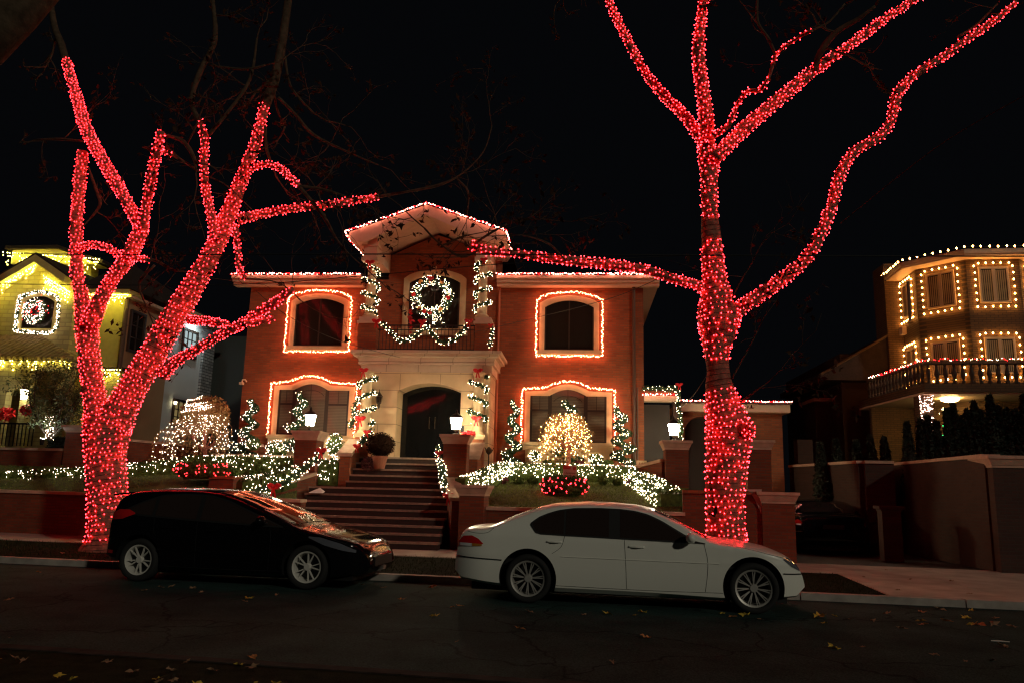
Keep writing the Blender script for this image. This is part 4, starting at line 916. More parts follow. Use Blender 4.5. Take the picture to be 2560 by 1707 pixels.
# balcony: slab, parapet with balusters, ceiling lamp
bp = [HY(2172, 1000, 29.0), HY(2312, 955, 24.9), HY(2600, 960, 24.6), HY(2900, 960, 24.6)]
zs_ = HY(2420, 978, 24.8).z; zp_ = HY(2420, 957, 24.8).z; zr_ = HY(2420, 902, 24.8).z
ring_ = [Vector((p.x, p.y, zs_)) for p in bp]; back = [Vector((bp[-1].x, 30, zs_)), Vector((bp[0].x, 30, zs_))]
b = MB(); b.prism(ring_ + back, (0, 0, zp_ - zs_)); b.build('balcony_slab', BRICKT, rh)
b = MB(); b.prism([p + Vector((0, .1, -.06)) for p in ring_] + [p + Vector((0, 0, -.06)) for p in back], (0, 0, .058)); b.build('porch_ceiling', CREAM, rh)
b = MB()
zl_ = HY(2172, 948, 27.4).z
rail = [Vector((bp[0].x, bp[0].y, zl_ + .0)), Vector((bp[1].x, bp[1].y, zr_)), Vector((bp[2].x, bp[2].y, zr_)), Vector((bp[3].x, bp[3].y, zr_))]
rail[0].z = zr_
for a, c in zip(rail, rail[1:]): b.prism([a + Vector((0, -.08, 0)), c + Vector((0, -.08, 0)), c + Vector((0, .12, 0)), a + Vector((0, .12, 0))], (0, 0, -.10))
b.build('balcony_rail', BRICKT, rh); BRAIL = [p + Vector((0, -.1, .03)) for p in rail]
bal = MB(); 
for a, c in zip(rail, rail[1:]):
    L = (c - a).length; nn = int(L / .24)
    for j in range(nn):
        q = a.lerp(c, (j + .5) / nn); bal.lathe((q.x, q.y + .02, zp_), [(.06, 0), (.06, .06), (.035, .1), (.075, .28), (.03, .5), (.055, .62), (.06, zr_ - .1 - zp_)], 8)
bal.build('baluster', FRAMED, rh)['kind'] = 'stuff'
q = HY(2374, 990, 26.0); b = MB(); b.lathe((q.x, 26.0, zs_ - .07), [(.12, -.11), (.24, -.07), (.26, -.005)], 14); lampc = b.build('ceiling_lamp', E_LAMP2, rh)
# pillar wrapped in lights, wall behind the porch, doorway
q0 = HY(2302, 1040, 25.3); q1 = HY(2335, 1040, 25.3); b = MB(); b.box(q0.x, q1.x, 25.3, 25.3 + .45, .8, zs_ - .07); b.build('porch_pillar', BRICKT, rh); PPIL = (q0.x, q1.x, 25.3, zs_)
b = MB(); a = HY(2180, 1050, 29.0); b.box(a.x, a.x + 20, 29.0, 29.2, .5, zs_ - .07); b.build('porch_wall', BRICKT, rh)
b = MB(); q = HY(2402, 1060, 28.9); b.box(q.x - .25, q.x + .25, 28.9, 28.98, 1.5, HY(2402, 1028, 28.9).z); b.build('porch_door', FRAMEW, rh)
SCON = []
for i, (px_, py_) in enumerate(((2393, 1022), (2516, 1016), (2548, 1016))):
    q = HY(px_, py_, 28.85); b = MB(); b.lathe(q, [(.05, -.10), (.09, .04)], 8); b.build('wall_light', emat('sconce_glass', (1, .62, .2), 60) if i == 0 else MATS['sconce_glass'], rh)
b = MB(); a = HY(2040, 1060, 31.5); c = HY(2185, 1060, 31.5); b.box(a.x, c.x + 1, 31.5, 33, 0, HY(2100, 1006, 31.5).z); b.build('low_wing', BRICKD, rh)
b = MB(); b.box(a.x - .1, c.x + 1, 31.3, 33, HY(2100, 1004, 31.5).z, HY(2100, 996, 31.5).z); b.build('wing_cornice', CAPST, rh)
a = HY(2108, 1085, 31.45); c = HY(2138, 1060, 31.45); f = MB(); zt_, zb_ = HY(2120, 1056, 31.45).z, 1.5
f.ring([Vector((a.x, 31.42, zb_)), Vector((c.x, 31.42, zb_)), Vector((c.x, 31.42, zt_)), Vector((a.x, 31.42, zt_))], [Vector((a.x + .12, 31.42, zb_ + .1)), Vector((c.x - .12, 31.42, zb_ + .1)), Vector((c.x - .12, 31.42, zt_ - .1)), Vector((a.x + .12, 31.42, zt_ - .1))], (0, .06, 0)); fr = f.build('window', CAPST, rh)
f = MB(); f.add([(a.x + .12, 31.46, zb_ + .1), (c.x - .12, 31.46, zb_ + .1), (c.x - .12, 31.46, zt_ - .1), (a.x + .12, 31.46, zt_ - .1)], [[0, 1, 2, 3]]); f.build('pane', GLASSD, fr)
b = MB(); q = HY(2012, 1092, 27.5); b.box(q.x - .25, q.x + .25, 27.5, 28, .5, HY(2012, 1098, 27.5).z); b.build('gate_pier', BRICKD, label='far dark gate pier with a pale cap behind the driveway', cat='pillar', loc=(q.x, 27.5, .5))
# driveway walls
zw2 = 2.62
a = ST(1985, 1173, 27.5); c = ST(2158, 1158, 23.2); 
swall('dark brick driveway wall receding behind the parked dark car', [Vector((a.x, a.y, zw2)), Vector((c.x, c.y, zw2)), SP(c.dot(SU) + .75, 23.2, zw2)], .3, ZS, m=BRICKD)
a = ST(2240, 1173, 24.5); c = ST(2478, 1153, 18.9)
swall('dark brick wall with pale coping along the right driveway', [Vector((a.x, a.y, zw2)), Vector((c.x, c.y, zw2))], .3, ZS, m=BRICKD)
pillar('large dark brick corner pillar at the right edge of the picture', ST(2484, 1200, 18.6).dot(SU), ST(2484, 1200, 18.6).dot(SU) + .9, 18.6, .9, ZS, ST(2520, 1138, 18.6).z, frame='s', bm=BRICKD)
pillar('short dark pillar standing against the right driveway wall', ST(2206, 1300, 20.5).dot(SU), ST(2232, 1300, 20.5).dot(SU) + .2, 20.5, .4, ZS, ST(2215, 1264, 20.5).z, frame='s', bm=BRICKD, capm=BRICKD, caph=.12, flare=.05)
b = MB(); b.sbox(ST(1990, 1390, 19.2).dot(SU), 14, SWF, 34, .02, .10); b.build('driveway', mat('drive_asphalt', (.06, .055, .05), .9, bump=.4, bscale=80, var=.3), kind='structure')
a_, c_ = ST(1985, 1173, 27.5), ST(2158, 1158, 23.2)
b = MB(); b.prism([Vector((p.x, p.y, 0)) for p in (a_ + SU * .2, c_ + SU * .2, SP(c_.dot(SU) + .75, 23.35, 0), SP(c_.dot(SU) + .75, 36, 0), SP(a_.dot(SU), 36, 0))], (0, 0, 1.62)); b.build('raised_yard', VERGE, kind='structure')
a_, c_ = ST(2240, 1173, 24.5), ST(2478, 1153, 18.9)
b = MB(); b.prism([Vector((p.x, p.y, 0)) for p in (a_ + SU * .2, c_ + SU * .2 + SN * .9, SP(40, 19.8, 0), SP(40, 36, 0), SP(a_.dot(SU) + .2, 36, 0))], (0, 0, 1.62)); b.build('raised_yard', VERGE, kind='structure')
swall('dark brick front wall continuing past the right edge of the picture', [SP(ST(2484, 1200, 18.6).dot(SU) + .95, 19.1, 1.9), SP(30, 19.1, 1.9)], .3, ZS, m=BRICKD)
# conifers on the wall at the right
def conifer(px_, ptop, pbase, v, w, label, i):
    top = ST(px_, ptop, v); base = Vector((top.x, top.y, 1.6)); H = top.z - base.z
    r = thing('conifer', label, 'conifer', base, 'dark conifers before the turret house')
    k = MB(); n = int(H * 620)
    for _ in range(n):
        t = random.random() ** .8; rr_ = w * (1 - t) ** .9 * (.8 + .35 * noise.noise(Vector((px_, t * 9, 0)))) + .03; a = random.uniform(0, 6.28); s_ = random.uniform(.7, 1.05)
        k.leaf(base + Vector((cos(a) * rr_ * s_, sin(a) * rr_ * s_, t * H)), .09)
    k.lathe(base, [(w * .75, 0), (w * .65, H * .35), (w * .3, H * .75), (.02, H * .97)], 10)
    k.build('foliage', DARKG, r); k = MB(); k.tube([base - Zv * .5, base + Zv * H * .9], [.06, .01], 6); k.build('trunk', TWIG, r)
CT = [(2267, 1056), (2300, 1047), (2318, 1040), (2340, 1052), (2366, 1023), (2382, 1009), (2400, 1040), (2417, 1024), (2433, 1004), (2451, 1025), (2473, 988), (2494, 1015), (2516, 1022), (2537, 1024), (2558, 986), (2585, 1010), (2240, 1085), (2210, 1092), (2175, 1090), (2140, 1100), (2090, 1098), (2050, 1105)]
ORD = 'first second third fourth fifth sixth seventh eighth ninth tenth eleventh twelfth thirteenth fourteenth fifteenth sixteenth'.split()
CR = sorted([c for c in CT if c[0] > 2230], reverse=True); CL = sorted([c for c in CT if c[0] <= 2240 and c not in CR])
for i, (x_, y_) in enumerate(CR):
    if i < len(ORD): conifer(x_, y_, 1160, 23.6, .30 if y_ > 1000 else .38, f'{"tall" if y_ < 1018 else "low"} dark pointed conifer, {ORD[i]} from the right edge of the picture', i)
for i, (x_, y_) in enumerate(CL): conifer(x_, y_, 1160, 24.8, .30, f'dim conifer in the unlit yard left of the porch, {ORD[i]} from the brick garage', i)

# ================================================================== THE TWO WRAPPED TREES
K = 1.0884                                    # the limb tables below are measured on a 2352 px wide view
def limb(tab, v0, dv=0.0, k=5):
    """rows (x, y, half width) -> smooth 3-D centre line and radii on a surface v = v0 .. v0+dv"""
    n = len(tab); rows = []
    for i, (x, y, r) in enumerate(tab):
        v = v0 + dv * i / max(1, n - 1); p = ST(x * K, y * K, v)
        r = r * (.74 if r < 24 else .74 + .24 * min(1, (r - 24) / 16))
        rows.append((p.x, p.y, p.z, r * K / FPX * (p - CAM).dot(FW)))
    s = smooth_line(rows, k); return [Vector(q[:3]) for q in s], [max(.008, q[3]) for q in s]
def wrap(pts, rad, rowp=.115, sp=.085, off=.012, gaps=()):
    """bulbs of a cord wound round a limb"""
    out = []; cord = []; L = [0]
    for a, c in zip(pts, pts[1:]): L.append(L[-1] + (c - a).length)
    tot = L[-1]; s = 0.0; ang = random.uniform(0, 6); prev = None; i = 0
    frames = []
    for j, p in enumerate(pts):
        t = (pts[min(j + 1, len(pts) - 1)] - pts[max(j - 1, 0)]).normalized()
        a = t.orthogonal().normalized() if prev is None else (prev - t * prev.dot(t)).normalized(); prev = a; frames.append((a, t.cross(a)))
    while s < tot:
        while i < len(L) - 2 and L[i + 1] < s: i += 1
        f = (s - L[i]) / max(1e-6, L[i + 1] - L[i]); p = pts[i].lerp(pts[i + 1], f); r = rad[i] + (rad[i + 1] - rad[i]) * f
        a, b_ = frames[i]; q = p + (a * cos(ang) + b_ * sin(ang)) * (r + off); fr = s / tot
        cord.append(q)
        if not any(g0 < fr < g1 for g0, g1 in gaps) and random.random() > .07 + .22 * max(0, noise.noise(q * 2.3)): out.append(jit(q, .018))
        st = sp * random.uniform(.7, 1.3); ang += st / (r + off); s += st / (2 * pi * (r + off)) * rowp * random.uniform(.6, 1.4)
    return out, cord
def twig_net(b, leaves, p, d, L, r, depth):
    pts = [p]; q = p.copy(); dd = d.normalized()
    for i in range(5):
        dd = (dd + Vector((random.gauss(0, .22), random.gauss(0, .16), random.gauss(0.02, .22)))).normalized(); q = q + dd * (L / 5); pts.append(q.copy())
        if depth > 0 and random.random() < .62: 
            nd = (dd + Vector((random.gauss(0, .8), random.gauss(0, .5), random.gauss(.1, .7)))).normalized(); twig_net(b, leaves, q.copy(), nd, L * random.uniform(.35, .65), r * .55, depth - 1)
    b.tube(pts, [r * (1 - .7 * i / 5) for i in range(6)], 5)
    if depth <= 1:
        for q in pts[2:]:
            if random.random() < .40: leaves.append(q + Vector((random.gauss(0, .05), random.gauss(0, .05), -.06)))
def big_tree(label, slabel, base, trunkrows, limbs, bare, v0, gaps):
    r = thing('plane_tree', label, 'tree', base, 'big street trees wrapped in red lights')
    T = MB(); B = []; cords = MB()
    pts, rad = limb(trunkrows, v0); T.tube(pts, rad, 20, rough=.10)
    o_, c_ = wrap(pts, rad, .102, .100, gaps=gaps); B += o_; cords.tube(c_, .006, 3, False)
    allp = [pts]
    for tab, dv, vs, g in limbs:
        p_, r_ = limb(tab, v0 + vs, dv); T.tube(p_, r_, 12, rough=.10); th = max(r_) > .2
        o_, c_ = wrap(p_, r_, .104 if th else .092, .098 if th else .085, gaps=g); B += o_; cords.tube(c_, .005, 3, False); allp.append(p_)
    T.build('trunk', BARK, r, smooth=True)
    lv = []
    for tab, dv, vs in bare:
        C = MB()
        p_, r_ = limb(tab, v0 + vs, dv, 4); C.tube(p_, r_, 8, rough=.12)
        for _ in range(2):
            i = random.randint(len(p_) // 3, len(p_) - 1); twig_net(C, lv, p_[i], Vector((random.gauss(0, 1), random.gauss(0, .4), random.gauss(.2, .8))), random.uniform(.8, 1.8), r_[i] * .45, 2)
        twig_net(C, lv, p_[-1], p_[-1] - p_[-2], 1.6, r_[-1] * .8, 2)
        C.build('branch', BARKP, r, smooth=True)
    Lm = MB()
    for q in lv: Lm.leaf(q, .075); Lm.leaf(q + Vector((random.gauss(0, .04), 0, .03)), .05)
    o = Lm.build('crown', DRY, r)
    st = thing('string_lights', slabel, 'string lights', base, 'red light strings wound round the street trees')
    cords.build('wire', WIRE, st); bulbs(B, .0150, E_RED, st)
    return r, B

VL = 15.5
TLrows = [(246, 1275, 66), (248, 1250, 54), (250, 1215, 47), (247, 1150, 43), (244, 1090, 42), (242, 1040, 44), (246, 990, 50), (247, 955, 50)]
TLl = [
 ([(232, 985, 36), (223, 945, 31), (215, 895, 28), (207, 840, 28), (202, 790, 27), (199, 745, 29), (194, 712, 25), (186, 675, 19), (178, 640, 17), (175, 560, 17), (178, 480, 16), (184, 410, 17), (190, 350, 15)], .6, 0, ()),
 ([(208, 745, 26), (224, 705, 24), (250, 655, 20), (277, 615, 20), (302, 578, 22), (325, 525, 20)], -.3, 0, ()),
 ([(328, 540, 17), (300, 480, 16), (260, 410, 17), (225, 350, 16), (195, 290, 17), (175, 220, 14), (160, 170, 13), (152, 140, 13)], 1.2, -.3, ()),
 ([(325, 535, 16), (335, 480, 14), (345, 420, 14), (360, 350, 14), (370, 303, 12)], -.9, -.3, ()),
 ([(357, 352, 7), (378, 350, 6), (398, 356, 5)], 0, -.8, ()),
 ([(180, 570, 10), (215, 563, 10), (250, 572, 10), (280, 588, 10), (338, 597, 8)], -.9, .4, ()),
 ([(256, 985, 42), (280, 935, 37), (310, 880, 34), (342, 828, 33), (388, 748, 32), (424, 690, 31), (456, 637, 28), (488, 580, 26), (512, 525, 26), (534, 468, 22), (556, 410, 19), (580, 350, 17), (598, 290, 15), (608, 241, 14)], .5, 0, ()),
 ([(495, 550, 16), (484, 490, 13), (472, 430, 12), (468, 370, 12), (470, 315, 12), (457, 276, 7)], -.8, .1, ()),
 ([(578, 385, 12), (612, 378, 9), (645, 388, 9), (665, 408, 9), (688, 428, 8)], -.6, .2, ()),
 ([(545, 505, 16), (600, 492, 13), (680, 478, 11), (760, 470, 11), (820, 460, 10), (870, 452, 8)], 1.0, .2, ()),
 ([(540, 520, 10), (546, 570, 9), (550, 618, 9), (562, 636, 7)], -.5, .1, ()),
 ([(372, 858, 22), (408, 826, 16), (450, 803, 14), (505, 770, 13), (556, 744, 14), (600, 715, 13), (640, 690, 13), (672, 664, 9)], -1.0, 0, ()),
 ([(560, 744, 10), (600, 738, 10), (630, 730, 7)], .2, -.7, ()),
 ([(436, 736, 13), (480, 738, 12), (525, 747, 8)], -.6, .1, ())]
TLb = [([(152, 142, 12), (140, 100, 11), (125, 60, 10), (112, -20, 8)], .4, .9), ([(608, 245, 16), (632, 180, 15), (648, 100, 14), (665, -20, 12)], .2, .5),
 ([(458, 280, 8), (440, 230, 8), (462, 160, 8), (494, 90, 8), (487, -10, 6)], .3, -.7), ([(480, 310, 6), (530, 250, 5), (575, 180, 5), (590, 90, 3)], .3, -.7),
 ([(480, 150, 3), (560, 160, 4), (610, 150, 3)], 0, -.5), ([(688, 428, 4), (740, 435, 4), (795, 452, 3)], .2, -.4), ([(688, 430, 6), (715, 462, 6), (745, 500, 6), (770, 545, 4)], .2, -.4),
 ([(870, 452, 6), (940, 440, 4), (1010, 425, 5), (1060, 400, 3), (1110, 350, 2), (1130, 290, 2)], .5, 1.2), ([(1050, 412, 3), (1075, 440, 3), (1075, 480, 2)], .2, 1.5),
 ([(190, 325, 4), (130, 320, 4), (80, 322, 2)], .4, .5), ([(375, 310, 5), (420, 325, 7), (445, 362, 6), (450, 395, 3)], .2, -1), ([(400, 357, 4), (450, 390, 4)], .2, -.8),
 ([(203, 385, 3), (222, 440, 5), (230, 470, 5), (210, 500, 3)], .1, .3), ([(640, 225, 5), (680, 265, 5), (720, 310, 5), (800, 350, 3), (870, 380, 2)], .5, .4), ([(655, 130, 4), (668, 200, 4), (720, 260, 3)], .3, .4),
 ([(610, 290, 4), (612, 340, 5), (625, 380, 4)], .2, .2), ([(338, 598, 4), (360, 600, 5), (395, 620, 4), (430, 625, 2)], .2, -.5), ([(355, 610, 4), (320, 650, 4), (330, 690, 3)], .2, -.5), ([(562, 640, 3), (640, 650, 2), (690, 690, 2)], .3, -.3)]
TREEL, BL = big_tree('huge plane tree forking low behind the black car, limbs wrapped in red lights', 'red lights wound round the low forking trunk and limbs of the left tree', ST(246 * K, 1270 * K, VL), TLrows, TLl, TLb, VL, ((0, .10),))
VR = 15.0
TRrows = [(1668, 1290, 56), (1668, 1240, 46), (1666, 1180, 43), (1666, 1120, 44), (1669, 1060, 47), (1674, 1005, 52), (1672, 975, 50), (1660, 925, 40), (1652, 880, 34), (1649, 840, 30), (1647, 795, 35), (1650, 745, 46), (1648, 700, 42), (1641, 645, 32), (1636, 580, 29), (1632, 520, 26), (1630, 470, 24), (1629, 410, 25), (1627, 365, 28), (1625, 335, 24)]
TRl = [
 ([(1622, 345, 20), (1608, 315, 17), (1575, 270, 15), (1530, 225, 14), (1480, 165, 12), (1440, 90, 12), (1405, 20, 11), (1396, -15, 10)], .8, 0, ()),
 ([(1626, 350, 22), (1624, 300, 22), (1621, 255, 21), (1612, 195, 19), (1605, 120, 18), (1610, 50, 15), (1620, -30, 13)], -.8, .1, ()),
 ([(1640, 312, 10), (1672, 290, 8), (1692, 245, 7), (1715, 212, 7), (1748, 206, 7), (1768, 172, 5), (1784, 125, 6), (1826, 92, 5), (1866, 70, 5)], -1.3, -.3, ((.62, .68),)),
 ([(1640, 365, 22), (1680, 325, 21), (1725, 282, 20), (1785, 232, 19), (1845, 182, 18), (1900, 140, 15), (1950, 105, 13), (2000, 68, 13), (2050, 32, 11), (2125, -15, 11)], 1.0, -.2, ()),
 ([(1668, 740, 36), (1695, 712, 24), (1740, 682, 21), (1800, 640, 19), (1855, 592, 18), (1884, 540, 17), (1912, 470, 16), (1930, 400, 16), (1962, 350, 15), (2018, 315, 14), (2048, 275, 14), (2062, 215, 16), (2098, 175, 12), (2160, 135, 12), (2220, 92, 11), (2280, 50, 11), (2335, 5, 7)], 1.2, 0, ()),
 ([(1630, 668, 20), (1600, 655, 15), (1555, 643, 14), (1480, 620, 14), (1400, 608, 15), (1320, 600, 14), (1240, 590, 13), (1180, 582, 11), (1120, 577, 12), (1078, 562, 14)], -1.0, 0, ()),
 ([(1690, 990, 42), (1708, 985, 32), (1720, 985, 20), (1727, 986, 5)], -.5, -.1, ())]
TRb = [([(1395, 0, 9), (1380, -60, 8)], .2, .8), ([(1870, 165, 10), (1885, 120, 10), (1920, 75, 9), (1970, 45, 7), (2010, 15, 5)], -.3, .2), ([(1785, 135, 5), (1765, 90, 5), (1740, 50, 5), (1740, -10, 4)], .3, -.9), ([(1866, 70, 4), (1905, 50, 3), (1940, 10, 3)], .2, -1.2),
 ([(1300, 600, 2), (1260, 560, 3), (1200, 540, 2)], -.2, -.7), ([(1100, 575, 3), (1060, 590, 4), (1010, 560, 3), (975, 525, 3)], -.3, -1), ([(1085, 565, 4), (1120, 540, 4), (1165, 515, 3)], -.2, -1), ([(1015, 565, 3), (1060, 545, 3), (1080, 540, 2)], -.1, -1.1),
 ([(2200, 85, 4), (2240, 60, 4), (2290, 10, 3)], .3, 1.0), ([(1675, 700, 3), (1700, 650, 2), (1730, 600, 2)], -.3, -.1), ([(1680, 870, 3), (1720, 800, 2), (1740, 760, 2)], -.3, -.1), ([(1690, 930, 3), (1760, 880, 2)], -.3, -.1)]
TREER, BR = big_tree('tall straight plane tree behind the white car hood, wrapped in red lights', 'red lights wound round the straight trunk and spreading limbs of the right tree', ST(1668 * K, 1290 * K, VR), TRrows, TRl, TRb, VR, ((.395, .46), (.755, .81)))
# a pale lit branch stub of a nearer tree in the top left corner
b = MB(); b.tube([ST(-160, 190, 7), ST(-40, 110, 7), ST(40, 30, 7), ST(130, -60, 7.2), ST(260, -190, 7.5)], [.30, .26, .24, .20, .18], 14, rough=.12)
b.build('near_tree', BARKP, smooth=True, label='pale grey limb of a nearer tree crossing the top left corner', cat='tree', loc=ST(-160, 190, 7))
b = MB(); b.tube([ST(-120, 160, 7), ST(-330, 700, 6.8), ST(-420, 1500, 6.3)], [.26, .32, .42], 14, rough=.1); ntr = bpy.data.objects['near_tree']; b.build('trunk', BARKP, ntr, smooth=True)

# ================================================================== LIGHT STRINGS ON THE BRICK HOUSE
G_ = 'rose white strings outlining the brick house'
for pts_, which, lvl in E_OUT:
    P3 = [Vector((x, YF - .16, z)) for x, z in pts_]; P3.append(P3[0])
    string_lights(f'bright string of lights framing the {lvl} {which} window', P3, E_WIN, G_, .042, .021, .028)
eL = [Vector((HX0 - .5, YF - .56, zE1 + .03)), Vector((xl, YF - .56, zE1 + .03))]; eR = [Vector((xr, YF - .56, zE1 + .03)), Vector((HX1 + .35, YF - .56, zE1 + .03))]
string_lights('red and white string along the roof edge left of the gable', eL, E_ROOF, G_, .034, .020, .025, m2=E_REDD, frac2=.3)
string_lights('red and white string along the roof edge right of the gable', eR, E_ROOF, G_, .034, .020, .025, m2=E_REDD, frac2=.3)
gl = [Vector((cxg - hw + .05, YG + 2.15, zt0 - .19)), Vector((cxg - hw + .03, YG - .10, zt0 - .16)), Vector((cxg - hw - .03, YG - .13, zt0 + .03)), Vector((cxg, YG - .13, tA.z + .04)), Vector((cxg + hw + .03, YG - .13, zt0 + .03)), Vector((cxg + hw + .03, YG + 2.2, zt0 + .02))]
string_lights('red and white string climbing over the peaked gable edge', gl, E_ROOF, G_, .034, .020, .025, m2=E_REDD, frac2=.3)
string_lights('red and white string along the flat garage roof', annex_line, E_ROOF, G_, .036, .019, .02, m2=E_REDD, frac2=.25)
string_lights('red and white string over the side passage beam', pass_line, E_ROOF, G_, .036, .019, .02, m2=E_REDD, frac2=.35)

# ------------------------------------------------------------------ garlands, wreaths, bows
def bow(parent, p, s, name='bow', tails=True, facing=Vector((0, -1, 0))):
    b = MB(); p = Vector(p); X_ = Vector((1, 0, 0))
    for sx in (-1, 1):
        for dz, q in ((.10, 1.0), (-.22, .75)):
            b.ball(p + X_ * sx * s * .52 * q + Zv * s * dz + facing * s * .12, s * .5 * q, 1, (1.0, .45, .62))
    b.ball(p + facing * s * .2, s * .2, 1)
    if tails:
        for sx in (-.3, .35):
            q = p + facing * s * .2; e = q + X_ * sx * s + Zv * -s * 1.5; m_ = (q + e) / 2 + facing * s * .15; w = X_ * s * .13
            b.add([q - w, m_ - w, e - w, e + w, m_ + w, q + w], [[0, 1, 4, 5], [1, 2, 3, 4]])
    return b.build(name, RIBBON, parent)
def foliage_line(pts, rad, per_m, size):
    b = MB(); P_ = [Vector(p) for p in pts]
    for a, c in zip(P_, P_[1:]):
        L = (c - a).length
        for _ in range(max(1, int(L * per_m))):
            d = Vector((random.gauss(0, 1), random.gauss(0, 1), random.gauss(0, 1))).normalized(); b.leaf(a.lerp(c, random.random()) + d * rad * random.uniform(.2, 1.1), size)
    b.tube(P_, rad * .35, 6); return b
def garland(label, pts, rad=.10, dens=24, group='white lit evergreen garlands', bows=(), m=None, r=.0145, size=.05, step=None):
    pts = [Vector(q[:3]) for q in smooth_line([tuple(p) for p in pts], 5)]
    root = thing('garland', label, 'garland', pts[0], group)
    foliage_line(pts, rad, 260, size).build('greenery', NEEDLE, root)
    B = []
    for a, c in zip(pts, pts[1:]):
        L = (c - a).length; n = int(L * dens * .95 + random.random())
        for _ in range(n):
            d = Vector((random.gauss(0, 1), random.gauss(-.5, .8), random.gauss(0, 1))).normalized(); B.append(a.lerp(c, random.random()) + d * rad * 1.1)
    bulbs(B, r, m or E_WHITE, root)
    for p, s in bows: bow(root, p, s)
    return root
def helix(cx, cy, z0, z1, R_, turns, hand, ph=0.0, n=60):
    return [Vector((cx + R_ * cos(ph + hand * 2 * pi * turns * i / n), cy + R_ * sin(ph + hand * 2 * pi * turns * i / n), z0 + (z1 - z0) * i / n)) for i in range(n + 1)]
g = 'garlands wound round the entrance columns'
garland('lit garland spiralling up the left balcony column beside the wreath', helix(UCX[0], YP + .03, zpc + .15, zB0 - .05, .24, 3.6, -1), .075, 40, g, [((UCX[0], YP - .28, zB0 - .06), .16)])
garland('lit garland spiralling up the right balcony column beside the wreath', helix(UCX[1], YP + .03, zpc + .15, zB0 - .02, .24, 3.6, 1, 1.2), .075, 40, g, [((UCX[1] + .05, YP - .28, zB0 + .02), .12)])
zz0 = HY(910, 1060, YP - .3).z
garland('lit garland wound round the left entrance column with two red bows', helix(CLX, YP - .22, zz0, zc0 - .1, .26, 3.4, 1, -.6), .07, 36, g, [((CLX - .05, YP - .5, zc0 - .02), .15), ((CLX - .06, YP - .5, HY(905, 1045, YP - .4).z), .17)])
garland('lit garland wound round the right entrance column with two red bows', helix(CRX, YP - .22, HY(1195, 1060, YP).z, zc0 - .1, .26, 3.3, -1, 2.2), .07, 30, g, [((CRX, YP - .5, HY(1195, 926, YP - .4).z), .15), ((CRX, YP - .5, HY(1192, 1045, YP - .4).z), .16)])
e_ = lambda x, y, Y=YP - .45: HY(x, y, Y)
garland('hanging clump of lit garland left of the left entrance column', [e_(890, 1005), e_(884, 1022), e_(887, 1040), e_(880, 1055), e_(876, 1068)], .10, 30)
yb = YP - .12
sw = [(957, 807), (968, 822), (985, 840), (1005, 852), (1028, 845), (1050, 830), (1068, 818), (1082, 836), (1098, 852), (1118, 855), (1138, 848), (1155, 832), (1168, 815)]
garland('lit garland draped in two swags along the balcony railing', [HY(x, y, yb) for x, y in sw], .085, 34, bows=[(HY(942, 802, yb - .1), .16), (HY(1172, 802, yb - .1), .14), (HY(1056, 803, yb - .15), .14)])
garland('short lit garland hanging with a red ribbon right of the balcony pier', [HY(1229, 818, YP - .25), HY(1231, 835, YP - .25), HY(1228, 850, YP - .25), HY(1224, 864, YP - .25)], .07, 40, bows=[(HY(1227, 812, YP - .3), .10)])
ga = [(812, 1128, 21.5), (798, 1142, 21.4), (780, 1158, 21.2), (762, 1172, 21.0), (742, 1188, 20.6), (722, 1204, 20.2), (690, 1216, 19.9), (655, 1228, 19.5), (622, 1240, 19.2)]
gg = [HY(x, y - 4, Y) for x, y, Y in ga]
garland('lit garland running down the left ramp wall from the lantern pillar with red bows', gg, .13, 44, 'garlands along the stair walls', [(HY(804, 1124, 21.3), .16), (HY(686, 1214, 19.6), .19)])
garland('lit garland with two red bows leaning on the sloped pier left of the door', [HY(928, 1076, 22.9), HY(918, 1088, 22.6), HY(908, 1100, 22.3), HY(896, 1112, 22.0)], .10, 30, 'garlands along the stair walls', [(HY(918, 1078, 22.5), .12), (HY(893, 1113, 21.8), .13)])
gb = [(1096, 1120, 21.9), (1098, 1138, 21.7), (1103, 1155, 21.5), (1106, 1175, 21.2), (1108, 1195, 20.9), (1112, 1212, 20.6), (1118, 1228, 20.3), (1124, 1244, 20.0)]
garland('lit garland hanging down the right side of the steps with red bows', [HY(x, y, Y) for x, y, Y in gb], .11, 44, 'garlands along the stair walls', [(HY(1099, 1130, 21.6), .12), (HY(1122, 1238, 19.9), .16)])
garland('tiny lit garland tip on the far side of the low pillar', [HY(1218, 1222, 19.6), HY(1217, 1240, 19.6), HY(1215, 1250, 19.6)], .05, 14)
p1 = pass_line[0] + Vector((0, 0, .18)); p2 = Vector((bx1 + .02, YF - .12, zb1 + .22))
garland('lit garland lying on the side passage beam', [p1, p1.lerp(p2, .5), p2], .10, 20)
garland('thin lit garland hanging beside the side passage lantern', [HY(1692, 965, 24.8), HY(1696, 985, 24.7), HY(1694, 1005, 24.6), HY(1699, 1030, 24.5), HY(1702, 1060, 24.4), HY(1703, 1095, 24.3)], .07, 26, bows=[(HY(1698, 960, 24.7), .12)])
b = MB(); q = HY(1173, 1085, 22.2)
for _ in range(160): d = Vector((random.gauss(0, 1), random.gauss(0, 1), random.gauss(0, 1))).normalized(); b.leaf(q + Vector((d.x * .17, d.y * .14, d.z * .1)), .06)
b.build('poinsettia', RIBBON, label='small red poinsettia behind the lantern pillar right of the door', cat='flowers', loc=q)

